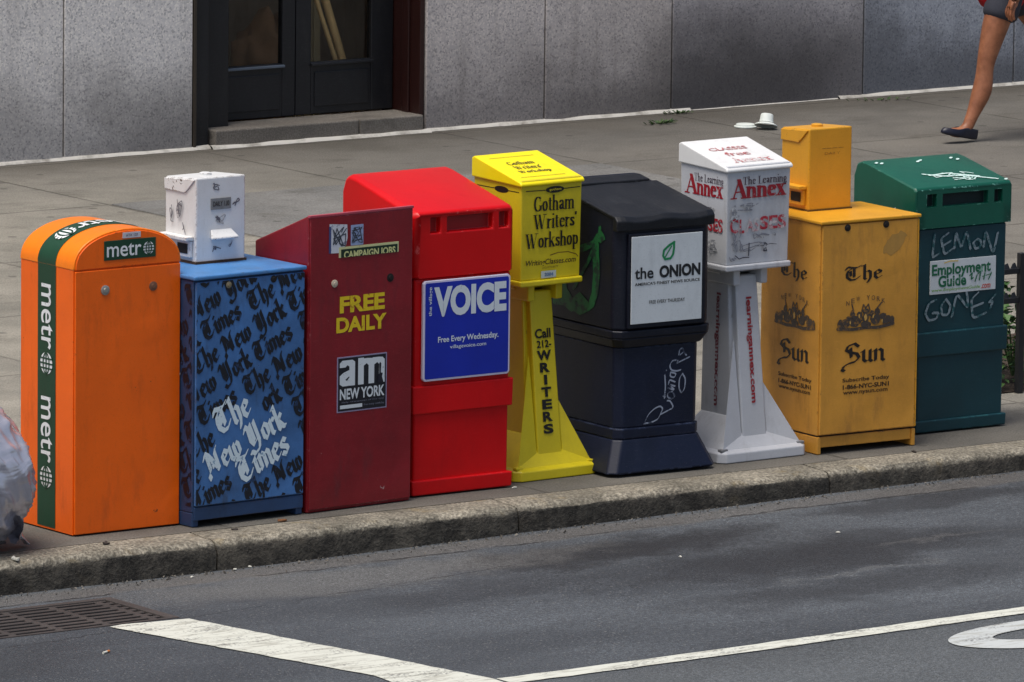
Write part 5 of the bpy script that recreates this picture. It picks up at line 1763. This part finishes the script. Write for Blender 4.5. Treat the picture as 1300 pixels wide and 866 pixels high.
# ------------------------------------------------------------------ silver rubbish bag at the left edge
def bag():
    bm = bmesh.new()
    bmesh.ops.create_icosphere(bm, subdivisions=6, radius=1)
    d0 = Vector((.62, -.42, -.62)).normalized()
    e1 = d0.cross(Vector((0, 0, 1))).normalized()
    e2 = d0.cross(e1)
    for v in bm.verts:
        p = v.co.copy()
        z = p.z
        a = math.acos(max(-1, min(1, p.dot(d0))))
        c1, c2 = p.dot(e1), p.dot(e2)
        q = math.hypot(c1, c2) + 1e-6
        c1, c2 = c1 / q, c2 / q
        # pleats that run away from the tie and die out over the bulge
        pl = noise.noise((c1 * 3.1, c2 * 3.1, a * .9)) + .65 * noise.noise((c1 * 8, c2 * 8, a * 1.3 + 4))
        pl2 = 1 - abs(noise.noise((c1 * 4.3 + 5, c2 * 4.3, a * 1.8)))
        rad = 1 + .05 * noise.noise(p * 1.5) + (.015 + .085 * math.exp(-a / .8)) * pl + .05 * (pl2 ** 7 - .25) * math.exp(-a / 1.9)
        # a few slack sags across the skin
        sg = 1 - abs(noise.noise((p.x * 1.2 + 2, p.y * 1.2, p.z * 3.4 + .8 * noise.noise(p * 2))))
        rad += .04 * sg ** 7
        w = .36 * (1 - .26 * max(0, z) ** 1.4)
        v.co = Vector((p.x * w * rad, p.y * w * rad * .85, max(-.298, z * .335 * rad)))
    me = bpy.data.meshes.new('plastic_skin')
    bm.to_mesh(me)
    bm.free()
    me.shade_smooth()
    m, nt = new_mat('silver_plastic', .24, .45, .7)
    n = nt.noise(5, 4, .6)
    nt.link(nt.mix(n, lin(176, 174, 184), lin(206, 205, 214)), nt.bsdf.inputs['Base Color'])
    nt.bump(nt.noise(3.2, 2, .4, nt.scale_vec((1, 1, 3.2)), 2.2), .35, .03)
    nt.bsdf.inputs['Coat Weight'].default_value = .4
    me.materials.append(m)
    t = thing('rubbish_bag', 'silver grey plastic rubbish bag slumped beside the orange box', 'rubbish bag', (-.575, .02, .0))
    o = bpy.data.objects.new('plastic_skin', me)
    COL.objects.link(o)
    o.parent = t
    o.location = (0, 0, .3)
    # tied tail
    k = MB()
    rr = random.Random(3)
    pts = []
    base = Vector((.2, -.19, .1))
    tip = Vector((.315, -.1, .016))
    ring = []
    nn = 14
    for i in range(5):
        f = i / 4
        c = base.lerp(tip, f)
        r = [.07, .04, .02, .016, .022][i]
        for q in range(nn):
            a = 2 * math.pi * q / nn
            rq = r * (1 + .2 * math.sin(a * 3 + i))
            ring.append(c + Vector((0, math.cos(a) * rq, math.sin(a) * rq * (.8 if i < 3 else .4))))
    k.add(ring, [(i * nn + q, i * nn + (q + 1) % nn, (i + 1) * nn + (q + 1) % nn, (i + 1) * nn + q) for i in range(4) for q in range(nn)])
    k.build('tied_tail', m, t, smooth=60)
bag()

# ------------------------------------------------------------------ tree guard fence, planting
def fence():
    t = thing('iron_fence', 'low black iron tree guard fence with curled rail tops', 'fence', (5.0, .8, 0))
    m = paint('black_iron', lin(24, 26, 30), .5, grime=.3, scratch=.3)
    w, d = 1.7, 1.3
    for (x, y) in ((0, 0), (w, 0), (w, d), (.25, 0), (w / 2 + .1, 0)):
        p = MB()
        p.box(x - .014, x + .014, y - .014, y + .014, 0, .6)
        p.build('post', m, t, .002, 1)
    for z in (.4, .525):
        for (a, b) in (((.014, 0), (w, 0)), ((w, .014), (w, d))):
            r = MB()
            if a[1] == b[1]:
                r.box(a[0] + .001, b[0] - .015, a[1] - .008, a[1] + .008, z - .012, z + .012)
            else:
                r.box(a[0] - .008, a[0] + .008, a[1] + .001, b[1] - .015, z - .012, z + .012)
            r.build('rail', m, t, .002, 1)
    c = MB()
    for side in (0,):
        for z in (.412, .537):
            x = .05
            while x < w - .03:
                c.add([(x - .014, side - .006, z), (x + .014, side - .006, z), (x + .006, side, z + .024), (x - .008, side, z + .02), (x - .014, side + .006, z), (x + .014, side + .006, z)],
                      [(0, 1, 2, 3), (4, 3, 2, 5), (0, 3, 4), (1, 5, 2)])
                x += .04
    c.build('rail_finials', m, t)
fence()
mb = MB()
mb.add([(5.02, .82, .006), (6.68, .82, .006), (6.68, 2.08, .006), (5.02, 2.08, .006)], [(0, 1, 2, 3)])
msoil, nt = new_mat('soil', .95)
nt.link(nt.mix(nt.noise(40, 5, .7), lin(40, 32, 26), lin(78, 64, 50)), nt.bsdf.inputs['Base Color'])
nt.bump(nt.noise(30, 5, .7), .8, .02)
struct(mb.build('soil_bed', msoil))

def leaf_mat(name, a, b):
    m, nt = new_mat(name, .55, 0, .4)
    geo = nt.new('ShaderNodeNewGeometry')
    nt.link(nt.mix(geo.outputs['Random Per Island'], a, b), nt.bsdf.inputs['Base Color'])
    return m
M_LEAF = leaf_mat('bedding_leaves', lin(28, 58, 26), lin(78, 112, 54))
M_PINK = leaf_mat('pink_petals', lin(214, 130, 140), lin(236, 180, 176))
M_STEM = paint('green_stem', lin(58, 78, 40), .7, scratch=0)
def plant(x, y, h, r, n, seed, label, flowers=0):
    t = thing('bedding_plant', label, 'plant', (x, y, .006), 0, 'bedding plants inside the tree guard')
    rr = random.Random(seed)
    st, lf, fl = MB(), MB(), MB()
    for k in range(7):
        a = rr.uniform(0, 6.28)
        tip = Vector((math.cos(a) * r * rr.uniform(.2, .8), math.sin(a) * r * rr.uniform(.2, .8), h * rr.uniform(.6, 1)))
        st.tube([(0, 0, 0), tip * .5 + Vector((0, 0, h * .1)), tip], [.006, .004, .002], 5)
    for k in range(n):
        a, q = rr.uniform(0, 6.28), math.sqrt(rr.random())
        z = h * rr.uniform(.08, 1)
        c = Vector((math.cos(a) * r * q * (1.1 - z / h * .5), math.sin(a) * r * q * (1.1 - z / h * .5), z))
        L = rr.uniform(.03, .065)
        d = Vector((math.cos(a + rr.uniform(-.8, .8)), math.sin(a + rr.uniform(-.8, .8)), rr.uniform(-.5, .6))).normalized()
        s = d.cross(Vector((0, 0, 1))).normalized() * L * .35
        u = Vector((0, 0, L * .14))
        lf.add([c, c + d * L * .5 + s + u, c + d * L, c + d * L * .5 - s + u, c + d * L * .5], [(0, 1, 4), (1, 2, 4), (2, 3, 4), (3, 0, 4)])
    st.build('stems', M_STEM, t, smooth=50)
    lf.build('leaves', M_LEAF, t)
    for k in range(flowers):
        a = rr.uniform(0, 6.28)
        c = Vector((math.cos(a) * r * .8, math.sin(a) * r * .8, h * rr.uniform(.6, 1.02)))
        if k == 0:
            c = Vector((-.05, -r * .7, h * .72))
        for q in range(9):
            b = q * 2 * math.pi / 9
            e = Vector((math.cos(b), -.4, math.sin(b))) * .022
            f = Vector((-math.sin(b), 0, math.cos(b))) * .01
            fl.add([c, c + e * .6 + f, c + e, c + e * .6 - f], [(0, 1, 2, 3)])
    if flowers:
        fl.build('flowers', M_PINK, t)
plant(5.24, 1.0, .34, .15, 260, 1, 'leafy green bedding plant with a pink bloom nearest the green box', 3)
plant(5.5, 1.15, .4, .19, 260, 2, 'leafy green bedding plant without blooms second along the tree guard')
plant(5.85, 1.0, .3, .17, 220, 3, 'lower leafy green bedding plant third along the tree guard', 2)
plant(6.3, 1.3, .42, .22, 260, 4, 'tallest leafy green bedding plant at the far end of the tree guard')

# weeds at the foot of the wall
M_WEED = leaf_mat('weed_blades', lin(44, 76, 34), lin(84, 104, 60))
def weed(x, y, n, r, h, seed, label):
    rr = random.Random(seed)
    mb_ = MB()
    for k in range(n):
        a = rr.uniform(0, 6.28)
        q = rr.uniform(0, 1)
        c = Vector((r * q * math.cos(a) * 1.8, r * q * math.sin(a) * .6, 0))
        d = Vector((math.cos(a), math.sin(a), rr.uniform(.15, .8))).normalized() * h * rr.uniform(.5, 1.2)
        s = Vector((-math.sin(a), math.cos(a), 0)) * .006
        mb_.add([c - s, c + s, c + d * .6 + s * .8 + Vector((0, 0, .004)), c + d, c + d * .6 - s * .8 + Vector((0, 0, .004))], [(0, 1, 2, 3, 4)])
    o = mb_.build('weed', M_WEED)
    o.location = (x, y, .003)
    tag(o, label, 'weed', 'weeds at the foot of the wall')
weed(9.28, 8.78, 40, .055, .04, 1, 'wide green weed tuft in a pavement crack behind the white pedestal box')
weed(9.62, 9.08, 30, .05, .03, 2, 'thin green weed against the wall above the white pedestal box')
weed(10.9, 8.98, 22, .12, .022, 4, 'dark mossy weed strip at the wall behind the mustard box')

# ------------------------------------------------------------------ foam cup and lid on the pavement
M_FOAM = paint('white_foam', lin(222, 228, 222), .6, var=.04, grime=.25, grime_col=lin(160, 160, 150), scratch=0)
def lathe(prof, n=28):
    mb_ = MB()
    vs = [(r * math.cos(2 * math.pi * k / n), r * math.sin(2 * math.pi * k / n), z) for r, z in prof for k in range(n)]
    fs = [(i * n + k, i * n + (k + 1) % n, (i + 1) * n + (k + 1) % n, (i + 1) * n + k) for i in range(len(prof) - 1) for k in range(n)]
    mb_.add(vs, fs)
    return mb_
cup = thing('foam_bowl', 'white foam bowl overturned on its wide rim, lying on the pavement', 'bowl', (9.63, 8.32, .02))
cup.rotation_euler = (rd(-12), rd(16), 0)
cup.scale = (.52, .52, .62)
lathe([(.0, .1), (.058, .1), (.064, .094), (.07, .045), (.074, .03), (.078, .026)]).build('bowl', M_FOAM, cup, smooth=40)
lathe([(.078, .022), (.112, .008), (.118, .004), (.118, -.003), (.11, .0), (.07, .014), (.066, .014)]).build('rim', M_FOAM, cup, smooth=40)
lid = lathe([(.0, .014), (.045, .014), (.05, .012), (.052, .004), (.06, .002), (.06, -.003), (.05, -.002), (0, -.002)]).build('cup_lid', M_FOAM, smooth=40)
lid.location = (9.585, 8.44, .006)
tag(lid, 'flat white cup lid lying on the pavement beside the overturned bowl', 'lid')

# ------------------------------------------------------------------ small litter
M_PAPER = paint('paper_scrap', lin(206, 204, 192), .8, grime=.3, scratch=0)
def scrap(x, y, z, s, seed, label, mat=M_PAPER, kind='paper_scrap', cat='litter'):
    rr = random.Random(seed)
    mb_ = MB()
    n = 9
    top = [(s * rr.uniform(.6, 1.1) * math.cos(2 * math.pi * k / n), s * .5 * rr.uniform(.6, 1.1) * math.sin(2 * math.pi * k / n), rr.uniform(.002, .012) * s / .03) for k in range(n)]
    bot = [(a, b, 0) for a, b, _ in top]
    mb_.add(top + bot + [(0, 0, .006)], [(k, (k + 1) % n, 2 * n) for k in range(n)] + [(n + k, n + (k + 1) % n, (k + 1) % n, k) for k in range(n)])
    o = mb_.build(kind, mat)
    o.location = (x, y, z)
    o.rotation_euler = (0, 0, rr.uniform(0, 6))
    tag(o, label, cat, 'litter on the kerb and road')
scrap(-.44, -.29, .002, .032, 1, 'pale paper scrap on the kerb top in front of the silver bag')
scrap(2.055, .0, .002, .014, 2, 'tiny pale crumpled scrap under the right corner of the bright red box')
M_BROWN = paint('dry_leaf', lin(120, 78, 44), .8, scratch=0)
scrap(.86, -.135, .002, .022, 3, 'small brown dry leaf at the foot of the blue box', M_BROWN, 'dry_leaf', 'leaf')
M_DARK = paint('dark_scrap', lin(52, 46, 42), .8, scratch=0)
scrap(.02, -.2, .002, .028, 4, 'dark flat scrap on the kerb in front of the orange box', M_DARK)
scrap(.6, -.2, .002, .016, 5, 'small dark scrap on the kerb in front of the blue box', M_DARK)
scrap(3.93, -.16, .002, .02, 9, 'dark flat scrap on the kerb in front of the mustard box', M_DARK)
for i, (x, y, lab) in enumerate(((.49, -.37, 'larger white pebble-like scrap in the gutter under the blue box'), (.57, -.352, 'smaller white scrap in the gutter just right of the larger one'), (.27, -.41, 'faint white speck in the gutter left of the other two'))):
    scrap(x, y, road_z(x) + .003, (.014, .01, .008)[i], 20 + i, lab)
for i, (x, y, lab) in enumerate(((2.86, -1.04, 'lone white fleck on the asphalt below the mustard box'), (2.05, -1.1, 'lone white fleck on the asphalt below the white pedestal box'))):
    scrap(x, y, road_z(x) + .002, .012, 40 + i, lab)
b = MB()
b.tube([(0, 0, 0), (.028, 0, 0)], .0045, 10, 0)
b.tube([(.0285, 0, 0), (.045, 0, 0)], .0046, 10, 1)
butt = b.build('cigarette_butt', [M_PAPER, paint('filter_tan', lin(196, 120, 60), .8, scratch=0)], smooth=40)
butt.location = (-.83, -1.5, road_z(0) + .0046)
butt.rotation_euler = (0, 0, .5)
tag(butt, 'white and tan cigarette butt lying on the asphalt below the drain', 'cigarette butt')

# grit swept into the gutter
rr = random.Random(99)
mb = MB()
for k in range(900):
    x = rr.uniform(-1.2, 5.2)
    y = -.345 - abs(rr.gauss(0, .05))
    if GX0 - .02 < x < GX1 + .02 and y < GY1 + .02:
        continue
    s = rr.uniform(.003, .009)
    z = road_z(x)
    vs = [Vector((rr.uniform(-1, 1), rr.uniform(-1, 1), rr.uniform(0, 1))) * s + Vector((x, y, z)) for _ in range(3)] + [Vector((x, y, z + s * 1.2))]
    mb.add(vs, [(0, 1, 3), (1, 2, 3), (2, 0, 3), (0, 2, 1)])
mg, nt = new_mat('grit', .9)
geo = nt.new('ShaderNodeNewGeometry')
nt.link(nt.mix(geo.outputs['Random Per Island'], lin(46, 43, 40), lin(128, 122, 112)), nt.bsdf.inputs['Base Color'])
struct(mb.build('gutter_grit', mg), 'stuff')

# ------------------------------------------------------------------ the person walking by the wall
def skin(name, verts, edges, mat, parent, sub=2, root=0):
    me = bpy.data.meshes.new(name)
    me.from_pydata([v[:3] for v in verts], edges, [])
    o = bpy.data.objects.new(name, me)
    COL.objects.link(o)
    o.parent = parent
    sk = o.modifiers.new('skin', 'SKIN')
    sk.use_smooth_shade = True
    for i, v in enumerate(verts):
        sv = me.skin_vertices[0].data[i]
        r = v[3]
        sv.radius = r if isinstance(r, tuple) else (r, r)
        sv.use_root = (i == root)
    ss = o.modifiers.new('subsurf', 'SUBSURF')
    ss.levels = sub
    ss.render_levels = sub
    me.materials.append(mat)
    return o

def person():
    # local frame: origin on the ground under the front heel; walks towards -x; left side of the body faces -y
    t = thing('person', 'person in a red top, dark grey shorts and navy flats striding past the granite wall', 'person', (10.283, 7.44, .0))
    m_skin, nt = new_mat('skin', .5)
    nt.link(nt.mix(nt.step(nt.noise(14, 5, .65), .35, .68), lin(136, 84, 56), lin(164, 106, 74)), nt.bsdf.inputs['Base Color'])
    nt.bsdf.inputs['Subsurface Weight'].default_value = .08
    nt.bsdf.inputs['Subsurface Radius'].default_value = (.02, .008, .004)
    V = [(.23, 0, .88, .12), (.225, 0, 1.02, .105), (.22, 0, 1.18, .12), (.21, 0, 1.33, .1), (.2, 0, 1.42, .05), (.19, 0, 1.47, .05),      # 0-5 spine, neck
         (.205, -.075, .83, .088), (.12, -.07, .62, .08), (.082, -.066, .49, .062), (.058, -.065, .405, .05), (.052, -.065, .345, .049), (.045, -.065, .27, .061), (-.022, -.065, .14, .036), (-.055, -.065, .075, .033),   # 6-13 front leg
         (-.1, -.065, .05, .032), (-.175, -.065, .062, .022),                                                                                   # 14-15 foot
         (.27, .08, .83, .085), (.47, .08, .64, .074), (.6, .08, .47, .052), (.73, .08, .35, .058), (.87, .08, .18, .033), (.85, .08, .09, .03), (.75, .08, .035, .024),  # 16-22 rear leg
         (.2, -.15, 1.36, .052), (.23, -.19, 1.2, .04), (.25, -.2, 1.06, .036), (.2, -.205, .93, .032), (.145, -.205, .81, .024), (.13, -.205, .755, .03), (.12, -.205, .725, .026),   # 23-29 left arm
         (.2, .15, 1.36, .052), (.19, .19, 1.2, .04), (.17, .2, 1.08, .036), (.08, .19, .98, .03), (-.02, .17, .93, .024), (-.07, .165, .91, .028)]                             # 30-35 right arm
    E = [(0, 1), (1, 2), (2, 3), (3, 4), (4, 5), (0, 6), (6, 7), (7, 8), (8, 9), (9, 10), (10, 11), (11, 12), (12, 13), (13, 14), (14, 15), (0, 16), (16, 17), (17, 18), (18, 19), (19, 20), (20, 21), (21, 22),
         (3, 23), (23, 24), (24, 25), (25, 26), (26, 27), (27, 28), (28, 29), (3, 30), (30, 31), (31, 32), (32, 33), (33, 34), (34, 35)]
    def finger(root, pts, rs, frm):
        i0 = len(V)
        for p, r in zip(pts, rs):
            V.append((*p, r))
        E.append((frm, i0))
        for i in range(len(pts) - 1):
            E.append((i0 + i, i0 + i + 1))
    for k, (dy, L) in enumerate(((-.026, .065), (-.009, .074), (.009, .07), (.025, .056))):
        finger(0, [(.106, -.205 + dy, .71), (.098, -.205 + dy * 1.1, .71 - L * .5), (.108, -.205 + dy * 1.1, .71 - L)], [.0095, .0088, .0075], 29)
        finger(0, [(-.085, .165 + dy, .9), (-.09 - L * .45, .165 + dy * 1.1, .885), (-.085 - L * .8, .165 + dy * 1.1, .86)], [.0095, .0088, .0075], 35)
    finger(0, [(.105, -.235, .755), (.085, -.24, .725), (.084, -.236, .7)], [.011, .01, .008], 28)
    finger(0, [(-.06, .135, .905), (-.09, .13, .9), (-.11, .138, .89)], [.011, .01, .008], 35)
    body = skin('body', V, E, m_skin, t, 2, 0)
    # head
    bm = bmesh.new()
    bmesh.ops.create_icosphere(bm, subdivisions=4, radius=1)
    for v in bm.verts:
        p = v.co
        jaw = 1 - .25 * max(0, -p.z)
        nose = .16 * math.exp(-((p.y / .14) ** 2 + ((p.z + .12) / .2) ** 2)) if p.x < -.6 else 0
        eye = -.06 * math.exp(-(((abs(p.y) - .36) / .14) ** 2 + ((p.z - .06) / .1) ** 2)) if p.x < -.5 else 0
        mouth = -.04 * math.exp(-((p.y / .25) ** 2 + ((p.z + .5) / .05) ** 2)) if p.x < -.5 else 0
        k = 1 + nose + eye + mouth
        v.co = Vector((p.x * .095 * k * jaw, p.y * .074 * jaw, p.z * .118))
    me = bpy.data.meshes.new('head')
    bm.to_mesh(me)
    bm.free()
    me.shade_smooth()
    me.materials.append(m_skin)
    h = bpy.data.objects.new('head', me)
    COL.objects.link(h)
    h.parent = t
    h.location = (.165, 0, 1.565)
    ey = MB()
    for s in (-1, 1):
        ey.tube([(.165 - .082, s * .03, 1.572), (.165 - .09, s * .03, 1.572)], [.011, .006], 10)
    ey.build('eyes', ink('eye_dark', lin(40, 28, 22), .2, 0), t, smooth=50)
    bm = bmesh.new()
    bmesh.ops.create_icosphere(bm, subdivisions=4, radius=1)
    for v in bm.verts:
        p = v.co
        w = 1 + .05 * noise.noise(p * 5)
        v.co = Vector((max(p.x, -.62) * .108 * w + .012, p.y * .09 * w, p.z * (.125 if p.z > 0 else .21) * w + .012))
    bmesh.ops.delete(bm, geom=[v for v in bm.verts if v.co.x < -.03 and v.co.z < .05], context='VERTS')
    me = bpy.data.meshes.new('hair')
    bm.to_mesh(me)
    bm.free()
    me.shade_smooth()
    me.materials.append(paint('dark_hair', lin(44, 32, 26), .5, scratch=0))
    hr = bpy.data.objects.new('hair', me)
    COL.objects.link(hr)
    hr.parent = t
    hr.location = (.17, 0, 1.58)
    # clothes
    m_sh = paint('charcoal_denim', lin(52, 54, 64), .85, var=.2, grime=.2, scratch=.3)
    skin('shorts', [(.23, 0, .92, .125), (.23, 0, .84, .13), (.195, -.075, .8, .106), (.15, -.072, .68, .104), (.132, -.072, .615, .103), (.26, .08, .8, .104), (.38, .08, .715, .098), (.45, .08, .655, .094)],
         [(0, 1), (1, 2), (2, 3), (3, 4), (1, 5), (5, 6), (6, 7)], m_sh, t, 2, 1)
    m_top = paint('red_cotton', lin(176, 14, 24), .85, var=.15, grime=.15, grime_col=lin(100, 8, 16), scratch=0)
    skin('top', [(.2, 0, .635, (.15, .18)), (.215, 0, .9, .142), (.22, 0, 1.04, .12), (.215, 0, 1.18, .132), (.205, 0, 1.32, .112), (.2, 0, 1.39, .075), (.2, -.15, 1.36, .066), (.22, -.185, 1.24, .056), (.2, .15, 1.36, .066), (.19, .185, 1.24, .056)],
         [(0, 1), (1, 2), (2, 3), (3, 4), (4, 5), (4, 6), (6, 7), (4, 8), (8, 9)], m_top, t, 2, 0)
    # shoes: low pumps; the front one has its toe lifted
    m_shoe = paint('navy_flats', lin(24, 26, 44), .4, scratch=.2)
    def shoe(x, y, z, pitch):
        n = 20
        out = []
        for (hh, e) in ((0, .92), (.008, 1.0), (.026, 1.0), (.05, .93)):
            for q in range(n):
                a = 2 * math.pi * q / n
                cx, cy = math.cos(a), math.sin(a)
                lx = -.118 + .124 * cx
                wid = .040 - .006 * (1 if cx > .3 else 0) + (.004 if cx < 0 else 0)
                ztop = hh * (.8 if cx < -.2 else 1.15)
                out.append((lx * (e if cx < 0 else 1), cy * wid * e, ztop))
        s = MB()
        s.add(out, [(i * n + q, i * n + (q + 1) % n, (i + 1) * n + (q + 1) % n, (i + 1) * n + q) for i in range(3) for q in range(n)] + [list(range(n))[::-1]])
        o = s.build('shoe', m_shoe, t, smooth=50)
        o.location = (x, y, z)
        o.rotation_euler = (0, rd(pitch), 0)
        so = o.modifiers.new('thickness', 'SOLIDIFY')
        so.thickness = .004
        sb = o.modifiers.new('subsurf', 'SUBSURF')
        sb.levels = sb.render_levels = 1
    shoe(.004, -.065, .004, 12)
    shoe(.905, .08, .12, -38)
person()
